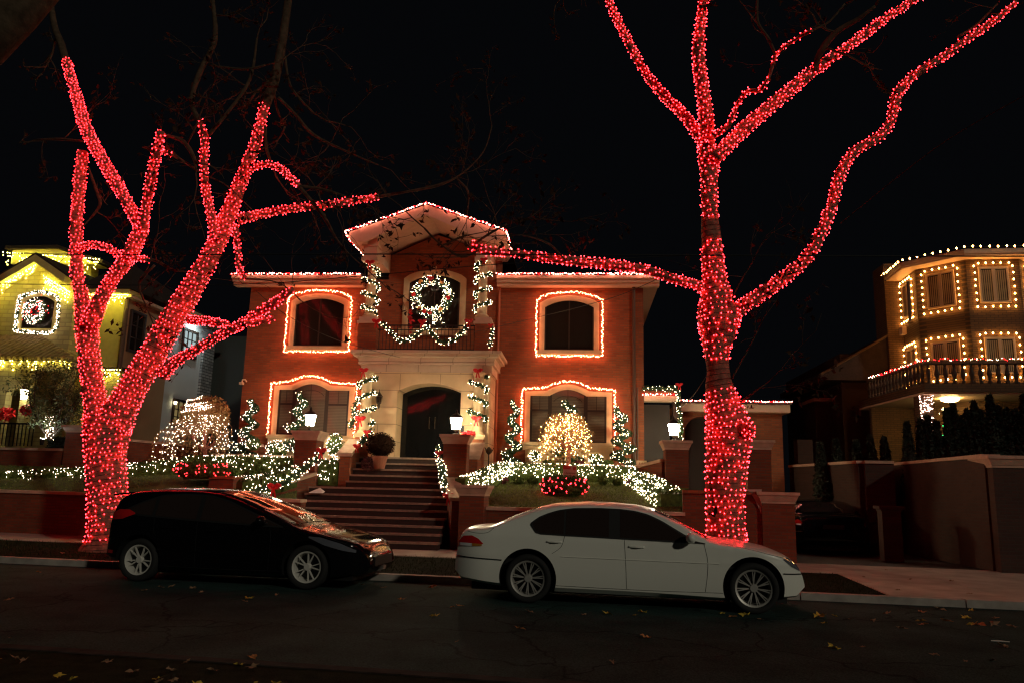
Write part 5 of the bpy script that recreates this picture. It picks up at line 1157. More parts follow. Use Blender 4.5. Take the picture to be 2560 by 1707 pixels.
def wreath(label, c, R_, rr_, Y, nb, balls=True, m=None, mats=None, tilt=0, r=.0145):
    root = thing('wreath', label, 'wreath', c)
    pts = [Vector((c.x + R_ * cos(a), Y, c.z + R_ * sin(a))) for a in [2 * pi * i / 28 for i in range(29)]]
    foliage_line(pts, rr_, 420, .055).build('greenery', NEEDLE, root)
    B = []
    for _ in range(nb):
        a = random.uniform(0, 2 * pi); q = random.uniform(0, 2 * pi); s_ = rr_ * random.uniform(.5, 1.25)
        B.append(Vector((c.x + (R_ + s_ * cos(q)) * cos(a), Y - rr_ * abs(sin(q)) - .02, c.z + (R_ + s_ * cos(q)) * sin(a))))
    bulbs(B, r, m or E_WHITE, root)
    if balls:
        for i in range(8):
            a = radians([52, 128, 178, 232, 305, -8, 268, 250][i]); mm = [GOLD, GOLD, REDB, GOLD, GOLD, REDB, REDB, REDB][i]
            k = MB(); k.ball((c.x + (R_ + .03) * cos(a), Y - rr_ - .02, c.z + (R_ + .03) * sin(a)), .078, 1); k.build('bauble', mm, root, smooth=True)
        bow(root, (c.x - .02, Y - rr_ - .05, c.z + R_ + .03), .13)
    return root
wc = HY(1080, 742, YF - .3)
wreath('big round lit wreath with gold and red baubles in the balcony window', wc, .55, .155, YF - .32, 300)
b = MB(); q = HY(1026, 800, YF - .5)
for i in range(60): b.leaf(HY(1026 + random.gauss(0, 2), random.uniform(775, 832), YF - .5), .07)
b.build('red_ribbon_drop', RIBBON, label='dangling red ribbon strip left of the balcony wreath', cat='ribbon', loc=q)
q = HY(1090, 812, YF - .6); B = [HY(1088 + random.gauss(0, 9), 800 + random.gauss(0, 8), YF - .55) for _ in range(26)]
r_ = thing('string_lights', 'tangled knot of white bulbs hanging under the balcony wreath', 'string lights', q); bulbs(B, .0145, E_WHITE, r_)
b = MB(); 
for p_ in B[:20]: b.tube([p_, jit(p_, .1)], .004, 3)
b.build('wire', GWIRE, r_)

# ------------------------------------------------------------------ hedges with net lights
def hedge(label, path, h0, h1, w, ev=34, group='clipped hedges under net lights', m=LEAFG, mb=None, slab=None, dens=330, r=.015, top=.5):
    """path = [(px, py_bottom, Y)], grown upwards by h0..h1 metres"""
    P_ = [HY(x, y, Y) for x, y, Y in path]; root = thing('hedge', label, 'hedge', P_[0], group); b = MB(); B = []
    n = len(P_) - 1
    for i, (a, c) in enumerate(zip(P_, P_[1:])):
        d = c - a; L = d.length; nrm = Vector((-d.y, d.x, 0)).normalized()
        if nrm.y > 0: nrm = -nrm
        ha = h0 + (h1 - h0) * i / n; hb_ = h0 + (h1 - h0) * (i + 1) / n
        o_ = nrm * w / 2
        v = [a - o_, c - o_, c + o_, a + o_]; v2 = [p + Zv * (ha if j in (0, 3) else hb_) * .86 for j, p in enumerate(v)]; v = [p - Zv * .15 for p in v]
        sh = [p.lerp(q_, .0) for p, q_ in zip(v, v2)]
        b.add(v + [p + (a.lerp(c, .5) - p) * .0 for p in v2], [[3, 2, 1, 0], [4, 5, 6, 7], [0, 1, 5, 4], [1, 2, 6, 5], [2, 3, 7, 6], [3, 0, 4, 7]])
        for _ in range(int(dens * L * (ha + w))):
            t = random.random(); h = ha + (hb_ - ha) * t; base = a + d * t
            if random.random() < h / (h + w): p = base + nrm * (w / 2 + random.gauss(0, .03)) + Zv * random.uniform(0, h)
            else: p = base + nrm * random.uniform(-w / 2, w / 2) + Zv * (h * .93 + random.gauss(0, .03))
            p += Zv * .035 * noise.noise(p * 3); b.leaf(p, .055)
        for _ in range(int(ev * 1.3 * L * (h0 + w * top))):
            t = random.random(); h = ha + (hb_ - ha) * t; base = a + d * t
            if random.random() < h / (h + w * top): p = base + nrm * (w / 2 + .10 + random.gauss(0, .015)) + Zv * random.uniform(.0, h)
            else: p = base + nrm * random.uniform(-w / 2, w / 2 + .05) + Zv * (h + .02)
            B.append(p)
    b.build('foliage', m, root); bulbs(B, r, mb or E_COOL, root); return root
hedge('long lit hedge sloping along the neighbour wall left of the lawn', [(8, 1208, 22.2), (90, 1203, 22.3), (200, 1197, 22.5), (320, 1188, 22.7), (420, 1180, 22.9), (470, 1172, 23.0)], .32, .36, .5, 52)
hedge('lit hedge under the lower left window behind the front lawn', [(470, 1170, 23.1), (560, 1172, 23.1), (650, 1176, 23.1), (732, 1182, 23.1)], .36, .46, .45, 66)
hedge('lit low hedge along the left ramp wall', [(596, 1236, 19.9), (640, 1228, 20.2), (690, 1214, 20.7), (726, 1202, 21.2)], .38, .42, .5, 44)
ln = [HY(x, y, Y) for x, y, Y in ((590, 1190, 20.6), (640, 1186, 20.8), (690, 1178, 21.0), (725, 1168, 21.4))]
string_lights('single row of white bulbs on the edge of the hedge behind the black car', ln, E_COOL, None, .07, .015, .01)
hedge('small square lit hedge between the lantern pillar and the sloped pier', [(802, 1198, 22.2), (848, 1200, 22.2)], .58, .58, .5, 75)
hedge('bright lit hedge curling up right of the low pillar', [(1150, 1216, 20.9), (1180, 1214, 21.2), (1215, 1202, 21.9), (1242, 1190, 22.6), (1262, 1186, 23.0)], .26, .36, .45, 150, mb=E_WHITE)
hedge('long lit hedge below the lower right window', [(1262, 1190, 23.1), (1400, 1194, 23.1), (1500, 1197, 23.1), (1592, 1202, 23.1)], .38, .40, .4, 90, mb=E_WHITE)
hedge('wide lit hedge descending the right edge of the lawn', [(1592, 1206, 22.8), (1622, 1224, 21.9), (1650, 1246, 21.0), (1682, 1274, 20.1)], .30, .46, .62, 105, mb=E_WHITE)
def shrub(label, c, R_, m, dens=900, sq=.8, B=0, mb=None, name='shrub', cat='shrub', group=None, size=.055, r=.015):
    root = thing(name, label, cat, c, group); b = MB()
    for _ in range(int(dens * R_ * R_ * 4) + 60):
        d = Vector((random.gauss(0, 1), random.gauss(0, 1), random.gauss(0, 1))).normalized(); q = R_ * random.uniform(.72, 1.05) * (1 + .15 * noise.noise(d * 2 + c)); b.leaf(c + Vector((d.x * q, d.y * q, d.z * q * sq)), size)
    b.ball(c, R_ * .8, 1, (1, 1, sq)); b.build('foliage', m, root)
    if B:
        L = []
        for _ in range(B):
            d = Vector((random.gauss(0, 1), random.gauss(-.7, .9), random.gauss(0.1, 1))).normalized(); L.append(c + Vector((d.x * R_ * 1.06, d.y * R_ * 1.06, d.z * R_ * sq * 1.06)))
        bulbs(L, r, mb or E_WHITE, root)
    return root
# red lit bowl shaped bushes
def redbush(label, l, r_, t, bt, Y):
    px_ = l * .01
    a = HY(l, (t + bt) / 2, Y); c = HY(r_, (t + bt) / 2, Y); z1 = HY((l + r_) / 2, t, Y).z; z0 = HY((l + r_) / 2, bt, Y).z; cx_ = (a.x + c.x) / 2; R_ = (c.x - a.x) / 2
    root = thing('bush', label, 'bush', (cx_, Y, z0), 'red lit low bushes on the lawns'); b = MB(); B = []
    b.lathe((cx_, Y, 0), [(R_ * .72, z0 - .05), (R_ * .92, z0 + .12), (R_ * .90, z1 - .14), (R_ * .66, z1 - .04)], 18)
    for _ in range(1500):
        an = random.uniform(0, 6.28); t_ = random.random(); rr_ = R_ * (.66 + .36 * sin(pi * (.12 + .72 * t_)) + .07 * noise.noise(Vector((an * 2, t_ * 3, px_)))); b.leaf((cx_ + rr_ * cos(an), Y + rr_ * sin(an), z0 + (z1 - z0) * t_), .05)
    for _ in range(900):
        an = random.uniform(0, 6.28); rr_ = R_ * random.random() ** .5; b.leaf((cx_ + rr_ * cos(an), Y + rr_ * sin(an), z1 + .02 - .14 * (rr_ / R_) ** 3 + random.gauss(0, .02)), .05)
    b.build('foliage', LEAFG, root)
    for k in range(16):
        an = -pi + pi * (k + random.uniform(-.3, .3)) / 15.0
        for j in range(random.randint(3, 5)):
            t_ = random.random(); rr_ = R_ * (.68 + .37 * sin(pi * (.12 + .72 * t_))) + .03; B.append(Vector((cx_ + rr_ * cos(an + random.gauss(0, .04)), Y + rr_ * sin(an), z0 + .02 + (z1 - z0 - .04) * t_)))
    bulbs(B, .0145, E_RED, root)
redbush('round clipped bush under red lights below the notice board', 1356, 1467, 1190, 1236, 21.4)
redbush('flat clipped bush under red lights behind the black car roof', 449, 574, 1156, 1192, 21.6)
# spiral topiaries
def spiral(label, bx, by, tx, ty, Y, wpx, nb, turns=3.6, mb=None):
    nb = int(nb * 1.05); wpx *= 1.3
    p0 = HY(bx, by, Y); p1 = HY(tx, ty, Y); W = wpx / FPX * (p0 - CAM).dot(FW) / 2; root = thing('spiral_topiary', label, 'topiary', p0, 'lit spiral topiaries by the windows'); b = MB(); B = []
    b.tube([p0 - Zv * .15, p1], [.03, .012], 6)
    n = 90
    for i in range(n):
        t = i / n; ax = p0.lerp(p1, t); rr_ = W * (1 - .62 * t); an = 2 * pi * turns * t
        q = ax + Vector((cos(an), sin(an), 0)) * rr_ * .62
        for _ in range(34):
            d = Vector((random.gauss(0, 1), random.gauss(0, 1), random.gauss(0, 1))).normalized(); b.leaf(q + Vector((d.x * rr_ * .46, d.y * rr_ * .46, d.z * .085)), .045)
    for i in range(nb):
        t = (i + random.random()) / nb; ax = p0.lerp(p1, t); rr_ = W * (1 - .62 * t); an = 2 * pi * turns * t + random.gauss(0, .2); d = random.uniform(-1, 1)
        q = ax + Vector((cos(an), sin(an), 0)) * rr_ * .62 + Vector((d * rr_ * .48, -abs(random.gauss(0, 1)) * rr_ * .5, random.uniform(-.09, .09))); B.append(q)
    b.build('foliage', NEEDLE, root); bulbs(B, .0145, mb or E_COOL, root)
spiral('lit spiral topiary at the left corner of the brick house', 612, 1142, 634, 1000, 24.2, 50, 150)
spiral('lit spiral topiary leaning before the lower left window', 735, 1135, 757, 985, 24.0, 52, 150)
spiral('slim lit spiral topiary between the entrance and the lower right window', 1280, 1160, 1287, 1003, 24.2, 42, 130, mb=E_WHITE)
spiral('lit spiral topiary right of the lower right window', 1562, 1158, 1549, 1022, 24.1, 56, 150, mb=E_WHITE)
spiral('lit spiral topiary rising behind the glowing weeping tree', 1418, 1150, 1422, 1004, 24.4, 66, 110, mb=E_WHITE)
# small lit shrubs in the beds
shrub('small lit ball shrub beside the lower left window apron', HY(692, 1122, 23.9), .33, LEAFG, B=70, mb=E_COOL)
shrub('lit flowering shrub at the foot of the left corner topiary', HY(632, 1110, 23.9), .22, LEAFG, B=26, mb=E_COOL)
shrub('tall lit ivy shrub between the lantern pillar and the sloped pier', HY(838, 1112, 23.2), .26, LEAFG, B=70, sq=1.3, mb=E_COOL)
shrub('lit small shrub left of the glowing weeping tree', HY(1337, 1138, 23.9), .20, LEAFG, B=44)
shrub('lit small shrub right of the glowing weeping tree', HY(1490, 1148, 23.9), .22, LEAFG, B=46)
shrub('dark plum coloured shrub right of the glowing tree trunk', HY(1448, 1159, 23.9), .17, PLUM, sq=.6)
shrub('unlit green mound on the bed left of the sign', HY(1370, 1157, 23.9), .17, LEAFG, sq=.6)
shrub('unlit green mound at the far right of the bed', HY(1520, 1158, 23.9), .17, LEAFG, sq=.6)
for i, px_ in enumerate((1256, 1296, 1332, 1388, 1508, 1545, 1580)):
    shrub(f'small ball bush, {ORD[i]} from the left in the row under the right hedge', HY(px_, 1200 + i % 2 * 2, 22.5), .15, LEAFG if i % 3 else PLUM, sq=.85, group='ball bushes along the right lawn', name='ball_bush', cat='bush')
for i, px_ in enumerate((585, 622, 660, 700)):
    shrub(f'small ball bush, {ORD[i]} from the left in the row under the left hedge', HY(px_, 1184 + i, 22.5), .14, LEAFG, sq=.85, group='ball bushes along the left lawn', name='ball_bush', cat='bush')
# weeping trees
def weeping(label, bx, by, tx, ty, Y, W, drop, nb, mb, lean=0.0, m=WILLOW, topdense=1.0, nbr=70):
    p0 = HY(bx, by, Y); p1 = HY(tx, ty, Y); H = p1.z - p0.z; root = thing('weeping_tree', label, 'tree', p0, 'weeping trees covered in lights'); t_ = MB(); c = MB(); B = []
    t_.tube([p0 - Zv * .2, p0 + Zv * H * .25 + Vector((.03, 0, 0)), p0.lerp(p1, .55), p1 - Zv * .1], [.06, .055, .045, .02], 8, rough=.15)
    for k in range(5): a = k * 1.256 + .3; t_.tube([p0.lerp(p1, .28), p0.lerp(p1, .42) + Vector((cos(a) * .25, sin(a) * .25, .05)), p0.lerp(p1, .6) + Vector((cos(a) * .5, sin(a) * .5, .1))], [.03, .022, .012], 6)
    t_.build('trunk', BARK, root, smooth=True)
    for k in range(nbr):
        a = random.uniform(0, 2 * pi); reach = W * random.uniform(.2, 1.0) ** .6; hz = random.uniform(.62, 1.0); pts = []
        bot = p0.z + H * random.uniform(.04, .45)
        for j in range(9):
            s_ = j / 8; r_ = reach * sin(s_ * pi / 2) ** .75; z = p0.z + H * hz + .10 * sin(s_ * 2.5) - s_ ** 2.3 * (p0.z + H * hz - bot)
            x = cos(a) * r_ * (1 + lean * (1 if cos(a) < 0 else 0)); pts.append(Vector((p1.x + (p0.x - p1.x) * .3 + x + random.gauss(0, .03), Y + sin(a) * r_ * .8, z + random.gauss(0, .035))))
        c.tube(pts, [.012 - .0011 * j for j in range(9)], 4)
        for q in pts[2:]:
            for _ in range(3): c.leaf(jit(q, .07), .04)
        for q in resample(pts, .5 / (nb / nbr) * 1.9): 
            if sin(a) < .5 or random.random() < .4: B.append(jit(q, .03))
    c.build('crown', m, root); bulbs(B, .0155, mb, root); return root
weeping('weeping tree glowing with white lights left of the brick house, skirt spread to the left', 508, 1165, 512, 1040, 23.3, .92, 1.1, 310, E_COOL, lean=.9)
shrub('brown domed shrub crossed by rows of white bulbs behind the left weeping tree', HY(516, 1036, 24.0), .74, WILLOW, sq=.80, B=0, size=.05, dens=1400)
dm_ = HY(516, 1036, 24.0); LN = []
for k in range(15):
    zz = dm_.z - .1 + random.random() * .62; R_ = .78 * sqrt(max(.05, 1 - ((zz - dm_.z) / .62) ** 2)); a0 = -pi + random.uniform(0, 1.9); a1 = a0 + random.uniform(.25, 1.1)
    LN.append([Vector((dm_.x + R_ * cos(a0 + (a1 - a0) * j / 8), dm_.y + R_ * sin(a0 + (a1 - a0) * j / 8), zz + .06 * j / 8 + random.gauss(0, .01))) for j in range(9)])
string_lights('sloping rows of white bulbs laid over the brown domed shrub', None, E_COOL, None, .06, .015, .015, loops=LN)
weeping('golden glowing weeping tree before the lower right window', 1420, 1162, 1414, 1034, 22.9, .82, 1.1, 500, E_WILL, nbr=100)

# ================================================================== LIGHTS ON THE LEFT HOUSE
def icicles(label, a, c, n, drop, m=E_YEL, group='icicle strings on the left stone house', r=.017):
    a = Vector(a); c = Vector(c); L = []; w = []
    for i in range(n):
        p = a.lerp(c, (i + random.random() * .7) / n); k = random.randint(1, 4)
        for j in range(k): L.append(p + Vector((random.gauss(0, .02), random.gauss(0, .02), -drop * (j + .3) / 4 * random.uniform(.7, 1.2))))
    r_ = thing('string_lights', label, 'string lights', a, group); b = MB(); b.tube([a, c], .006, 4)
    for p in L: b.tube([p, p + Zv * .06], .004, 3)
    b.build('wire', WIRE, r_); bulbs(L, r, m, r_)
gy = YL - .55; z_ = fa.z - th2
icicles('icicle string under the left slope of the yellow lit gable', (xc - W_, gy + .1, z_ - W_ * sl), (xc - .05, gy + .1, z_ - .03), 55, .42)
icicles('icicle string under the right slope of the yellow lit gable', (xc + .05, YL - .12, z_ - .35), (xc + 1.2, YL - .12, z_ - 1.0), 26, .5)
icicles('icicle string under the eave of the yellow lit stucco wing', (xw0, YW - .5, zev - .02), (xw1 + .28, YW - .5, zev - .02), 42, .45)
icicles('icicle string on the higher rear gable of the left house', (q1_.x - .3, YH - .65, q1_.z - .1), (q3_.x + .2, YH - .65, q3_.z + .2), 46, .7, r=.02)
icicles('icicle string along the porch eave of the left house', (XL0, YPo - .06, zpe - .03), (xe, YPo - .06, zpe - .03), 44, .35)
icicles('icicle string on the little bay under the stucco wing', (BAY[0] - .1, YW - .98, BAY[2] + .05), (BAY[1] + .1, YW - .98, BAY[2] + .05), 16, .5)
P3 = [Vector((x, YL - .14, z)) for x, z in LWIN]; P3.append(P3[0])
root = garland('bright lit garland framing the arched window of the left house', P3, .06, 60, None, m=E_COOL, r=.019)
wreath('pink and white lit wreath inside the arched window of the left house', Vector(((LW[0] + LW[1]) / 2 - .02, YL - .2, LW[2] + (LW[3] - LW[2]) * .5)), .34, .14, YL - .2, 170, balls=False, m=E_COOL, r=.017)
B = [Vector(((LW[0] + LW[1]) / 2 + random.gauss(0, .28), YL - .36, LW[2] + (LW[3] - LW[2]) * .5 + random.gauss(0, .27))) for _ in range(50)]
r_ = thing('string_lights', 'loose red bulbs mixed into the wreath of the left house window', 'string lights', B[0]); bulbs(B, .016, E_REDD, r_)
b = MB(); b.tube(sorted(B, key=lambda p: p.x)[::6], .003, 3); b.build('wire', WIRE, r_)
# multi stemmed tree with a ground spotlight
q = HY(126, 1100, 23.6); r_ = thing('small_tree', 'multi stemmed small tree with sparse leaves before the left house porch', 'tree', q - Zv * .1); t_ = MB(); c_ = MB()
for k in range(11):
    a = random.uniform(-1.2, 1.2); d = Vector((sin(a) * .9, random.gauss(0, .3), 1.0)).normalized(); pts = [q.copy()]; p_ = q.copy()
    for j in range(7): d = (d + Vector((random.gauss(0, .10), random.gauss(0, .1), .02))).normalized(); p_ = p_ + d * .34; pts.append(p_.copy())
    t_.tube(pts, [.035 - .004 * j for j in range(8)], 6)
    for p in pts[2:]:
        for _ in range(3):
            e = p + Vector((random.gauss(0, .22), random.gauss(0, .2), random.gauss(.05, .16))); t_.tube([p, e], [.008, .003], 4)
            for _ in range(26): c_.leaf(jit(e, .16), .05)
t_.build('trunk', BARKP, r_, smooth=True); c_.build('crown', OLIVE, r_)
sp_ = q + Vector((.05, -.45, -.02)); r_ = thing('garden_spotlight', 'white ground spotlight shining up the small tree before the left house', 'spotlight', sp_); k = MB(); k.lathe(sp_, [(.05, -.15), (.07, 0), (.07, .05)], 10); k.build('body', IRON, r_); k = MB(); k.lathe(sp_, [(.06, .052), (.06, .06)], 10); k.build('lens', E_SPOT, r_)
bq = MB(); LB = [q + Vector((random.gauss(0, .07), -.1 + random.gauss(0, .08), random.uniform(0, .75))) for _ in range(60)]
r2 = thing('string_lights', 'cool white bulbs clustered at the foot of the small porch tree', 'string lights', q); bulbs(LB, .016, E_COOL, r2); bq.tube(sorted(LB, key=lambda p: p.z)[::4], .004, 3); bq.build('wire', WIRE, r2)

# ================================================================== LIGHTS ON THE RIGHT HOUSE
def c9(label, pts, step, group='globe light strings on the turret house', r=.044):
    r_ = thing('string_lights', label, 'string lights', pts[0], group); b = MB(); b.tube(pts, .008, 4); b.build('wire', WIRE, r_)
    bulbs([jit(p, .012) for p in resample(pts, step)], r, E_C9, r_, nind=200)
fn = ['left', 'middle left', 'middle right', 'right']
for ol, k, li in TW: c9(f'warm globe bulbs round the {"lower" if li else "upper"} turret window on the {fn[k + 2]} facet', ol, .235)
c9('row of warm globe bulbs along the turret roof edge', [p + Zv * .06 for p in (octp(RT_ + .62, zTop + .22)[5:] + octp(RT_ + .62, zTop + .22)[:4])], .26, r=.047)
string_lights('red and white tinsel string along the right house balcony rail', BRAIL, E_WHITE, None, .055, .018, .04, m2=E_REDD, frac2=.55)
x0, x1, y_, z1_ = PPIL; B = []
for _ in range(190): B.append(Vector((random.uniform(x0 - .02, x1 + .02), y_ - .03, random.uniform(z1_ - 2.1, z1_ - .05))))
r_ = thing('string_lights', 'net of rose white bulbs wrapped round the right porch pillar', 'string lights', (x0, y_, z1_ - 2)); bulbs(B, .018, emat('rose_bulb', (1, .62, .5), 14), r_)
b = MB(); z = z1_ - 2.0
while z < z1_: b.tube([(x0 - .01, y_ - .02, z), (x1 + .01, y_ - .02, z + .08)], .004, 3); z += .12
b.build('wire', WIRE, r_)
t0 = HY(2366, 1032, 26.0); r_ = thing('light_cone_tree', 'small cone of green bulbs with a white top on the right porch', 'christmas tree', t0 - Zv * 1.4); B = []; b = MB()
b.tube([t0 - Zv * 1.4, t0], .02, 6)
for i in range(10): a = i * .628; b.tube([t0, t0 + Vector((cos(a) * .42, sin(a) * .42, -1.3))], .005, 3)
for i in range(90): t_ = random.random() ** .7; a = random.choice([i_ * .628 for i_ in range(10)]); B.append(t0 + Vector((cos(a) * .42 * t_, sin(a) * .42 * t_, -1.3 * t_)))
b.build('wire', GWIRE, r_); bulbs(B, .016, E_GREEN, r_); bulbs([t0 + Vector((random.gauss(0, .09), random.gauss(0, .05), random.gauss(.08, .06))) for _ in range(26)], .016, E_WHITE, r_, 'top_bulb')

# ================================================================== CARS
def interp(tab, x):
    if x <= tab[0][0]: return tab[0][1]
    for (a, b_), (c, d) in zip(tab, tab[1:]):
        if x <= c: return b_ + (d - b_) * (x - a) / (c - a)
    return tab[-1][1]
def sint(tab, x):                              # smoothed interpolation
    e = .035; return (interp(tab, x - e) + 2 * interp(tab, x) + interp(tab, x + e)) / 4
def make_car(name, label, S, org, ax, ay, paint, trim):
    """car built in its own x (forward), y (left, negative = kerb far side of camera) and z"""
    W = S['W']; x0, x1 = S['top'][0][0], S['top'][-1][0]
    zt = lambda x: sint(S['top'], x) if x0 + .06 < x < x1 - .06 else interp(S['top'], x)
    zb = lambda x: interp(S['bot'], x); belt = lambda x: interp(S['belt'], x)
    def plan(x):
        s0 = min(1, (x - x0) / S['er']); s1 = min(1, (x1 - x) / S['ef'])
        return (1 - S['cr'] * (1 - s0) ** 2.4) * (1 - S['cf'] * (1 - s1) ** 2.4)
    def side(x, z):
        b_ = belt(x); w = W * plan(x)
        if z <= b_:
            t = (z - .58) / .42; w *= (1 - .035 * t * t) if z > .58 else (1 - .055 * t * t)
            if abs(z - .66) < .03: w += .004
            return w
        return w * .972 - (z - b_) * S['tumb']
    def hh(x): return S['h'] if zt(x) > belt(x) + .16 else .075
    def hwf(x, z):
        h = hh(x); zz = zt(x) - h
        if z <= zz: return side(x, z)
        return side(x, zz) * max(0, 1 - ((z - zz) / h) ** 2) ** .36
    P = lambda x, y, z: org + ax * x + ay * y + Zv * z
    root = thing(name, label, 'car', org)
    n = 150; NS, NA = 20, 9; secs = []
    for i in range(n + 1):
        t = i / n; x = x0 + (x1 - x0) * (t - .018 * sin(4 * pi * t))
        zt_, zb_, h = zt(x), zb(x), hh(x); zz = max(zb_ + .02, zt_ - h); sec = []
        for j in range(NS): z = zb_ + (zz - zb_) * j / (NS - 1); sec.append((x, side(x, z) * (.93 if j == 0 else 1), z))
        ws = side(x, zz)
        for j in range(1, NA + 1):
            f = j / NA * pi / 2; sec.append((x, ws * (cos(f) ** .72 if j < NA else 0), zz + (zt_ - zz) * sin(f)))
        secs.append(sec)
    b = MB(); m = NS + NA
    for sec in secs:
        for (x, y, z) in sec: b.v.append(P(x, -y, z))
        for (x, y, z) in sec[:-1][::-1]: b.v.append(P(x, y, z))
    r_ = 2 * m - 1
    for i in range(n):
        for j in range(r_): k = (j + 1) % r_; b.f.append([i * r_ + j, i * r_ + k, (i + 1) * r_ + k, (i + 1) * r_ + j])
    b.f.append(list(range(r_))[::-1]); b.f.append([n * r_ + j for j in range(r_)]); b.m = [0] * len(b.f)
    body = b.build('body', [paint, BLACKP], root, smooth=True)
    cut = MB()
    for xw in S['wx']:
        for s in (-1, 1):
            c0 = P(xw, s * (W - .27), S['wz']); cut.tube([c0, P(xw, s * (W + .3), S['wz'])], [S['ar'], S['ar']], 48)
    co = cut.build('cutter', [BLACKP, BLACKP], None); 
    for p_ in co.data.polygons: p_.material_index = 1
    bm_ = body.modifiers.new('arch', 'BOOLEAN'); bm_.operation = 'DIFFERENCE'; bm_.object = co; bm_.solver = 'EXACT'
    bpy.context.view_layer.update(); dg = bpy.context.evaluated_depsgraph_get(); me = bpy.data.meshes.new_from_object(body.evaluated_get(dg)); body.modifiers.clear(); body.data = me; bpy.data.objects.remove(co)
    me.polygons.foreach_set('use_smooth', [True] * len(me.polygons)); me.set_sharp_from_angle(angle=radians(38))
    def patch(nm, lo, up, m_, s=-1, off=.004, nx=26, nz=7, par=root, xa=None, xb=None, label=None):
        xa = max(lo[0][0], up[0][0]) if xa is None else xa; xb = min(lo[-1][0], up[-1][0]) if xb is None else xb; k = MB(); v = []
        for i in range(nx + 1):
            x = xa + (xb - xa) * i / nx; z0_, z1_ = interp(lo, x), interp(up, x)
            for j in range(nz + 1): z = z0_ + (z1_ - z0_) * j / nz; v.append(P(x, s * (hwf(x, z) + off), z))
        k.add(v, [[i * (nz + 1) + j, (i + 1) * (nz + 1) + j, (i + 1) * (nz + 1) + j + 1, i * (nz + 1) + j + 1] for i in range(nx) for j in range(nz)])
        return k.build(nm, m_, par, smooth=True, label=label)
    for s in (-1, 1):
        patch('window_surround', S['wlo2'], S['wup2'], BLACKP, s, .003, 40)
        for (xa, xb) in S['panes']: patch('side_window', S['wlo'], S['wup'], CGLASS, s, .007, xa=xa, xb=xb)
        # bright lower trim of the windows
        k = MB(); k.tube([P(x, s * (hwf(x, interp(S['wlo2'], x)) + .006), interp(S['wlo2'], x) - .004) for x in [S['wlo2'][0][0] + (S['wlo2'][-1][0] - S['wlo2'][0][0]) * i / 30 for i in range(31)]], .006, 5); k.build('window_trim', trim, root)
        for ln in S['seams']:
            k = MB(); k.tube([P(x, s * (hwf(x, z) + .0005), z) for x, z in smooth_line(ln, 5)], .0035, 4); k.build('panel_gap', BLACKP, root)
        for ln, m_, rr_ in S['strips']:
            k = MB(); k.tube([P(x, s * (hwf(x, z) + .004), z) for x, z in smooth_line(ln, 6)], rr_, 5); k.build('trim_strip', m_, root)
        for (hx, hz) in S['handles']:
            k = MB(); pts = [P(hx + d, s * (hwf(hx + d, hz) + (.028 if abs(d) < .08 else .004)), hz) for d in (-.11, -.085, -.03, .03, .085, .11)]; k.tube(pts, .014, 6); 
            k.build('door_handle', paint, root, smooth=True)
            k = MB(); k.frame_box(P(hx, s * (hwf(hx, hz - .01) + .002), hz - .005), ax * .055, ay * .002, Zv * .016); k.build('handle_shade', BLACKP, root)  # black plate stands for the shade behind the handle
        mx, mz = S['mirror']; k = MB(); c = P(mx, s * (hwf(mx, mz) + .14), mz + .02); o_ = len(k.v); k.ball((0, 0, 0), 1.0, 1)
        k.v = [c + ax * (v.x * .075) + ay * (v.y * .115) + Zv * (v.z * .075) for v in k.v]; k.build('mirror', paint, root, smooth=True)
        k = MB(); k.tube([P(mx + .04, s * hwf(mx, mz - .02), mz - .03), P(mx, s * (hwf(mx, mz) + .10), mz - .02)], .02, 6); k.build('mirror_arm', BLACKP, root)
        patch('tail_light', S['tlo'], S['tup'], TAILR, s, .010)
        if 'tl2' in S: patch('reverse_lens', S['tl2'][0], S['tl2'][1], TAILC, s, .014, 8, 3)
        if 'tl3' in S: patch('indicator_lens', S['tl3'][0], S['tl3'][1], AMBER, s, .014, 8, 3)
        hl = patch('headlight', S['hlo'], S['hup'], HEADL, s, .008)
        if 'rr' in S: patch('reflector', S['rr'][0], S['rr'][1], TAILR, s, .006, 6, 3)
    def toppatch(nm, xa, xb, f0, m_, off=.006):
        k = MB(); v = []; nx, nf = 16, 14
        for i in range(nx + 1):
            x = xa + (xb - xa) * i / nx; zt_, h = zt(x), hh(x); zz = zt_ - h; ws = side(x, zz)
            for j in range(-nf, nf + 1):
                f = f0 + (pi / 2 - f0) * (1 - abs(j) / nf); y = ws * (cos(f) ** .72 if abs(f - pi / 2) > 1e-6 else 0); v.append(P(x, (1 if j > 0 else -1) * y, zz + h * sin(f) + off))
        w = 2 * nf + 1; k.add(v, [[i * w + j, i * w + j + 1, (i + 1) * w + j + 1, (i + 1) * w + j] for i in range(nx) for j in range(2 * nf)]); return k.build(nm, m_, root, smooth=True)
    toppatch('windscreen', *S['ws'], CGLASS); toppatch('rear_window', *S['rw'], CGLASS)
    # number plates are left blank, bumpers carry a grille
    k = MB(); k.frame_box(P(x1 + .004, 0, .42), ax * .01, ay * .42, Zv * .07); k.build('grille', BLACKP, root)
    k = MB(); k.frame_box(P(x0 - .006, 0, .74), ax * .006, ay * .26, Zv * .055); k.build('number_plate', BLACKP if name == 'parked_sedan' else PIPE, root)
    # underside
    k = MB(); k.frame_box(P((x0 + x1) / 2, 0, .20), ax * ((x1 - x0) / 2 - .25), ay * (W - .22), Zv * .06); k.build('underbody', BLACKP, root)
    # wheels
    R_, rw_ = S['tr'], S['rim']
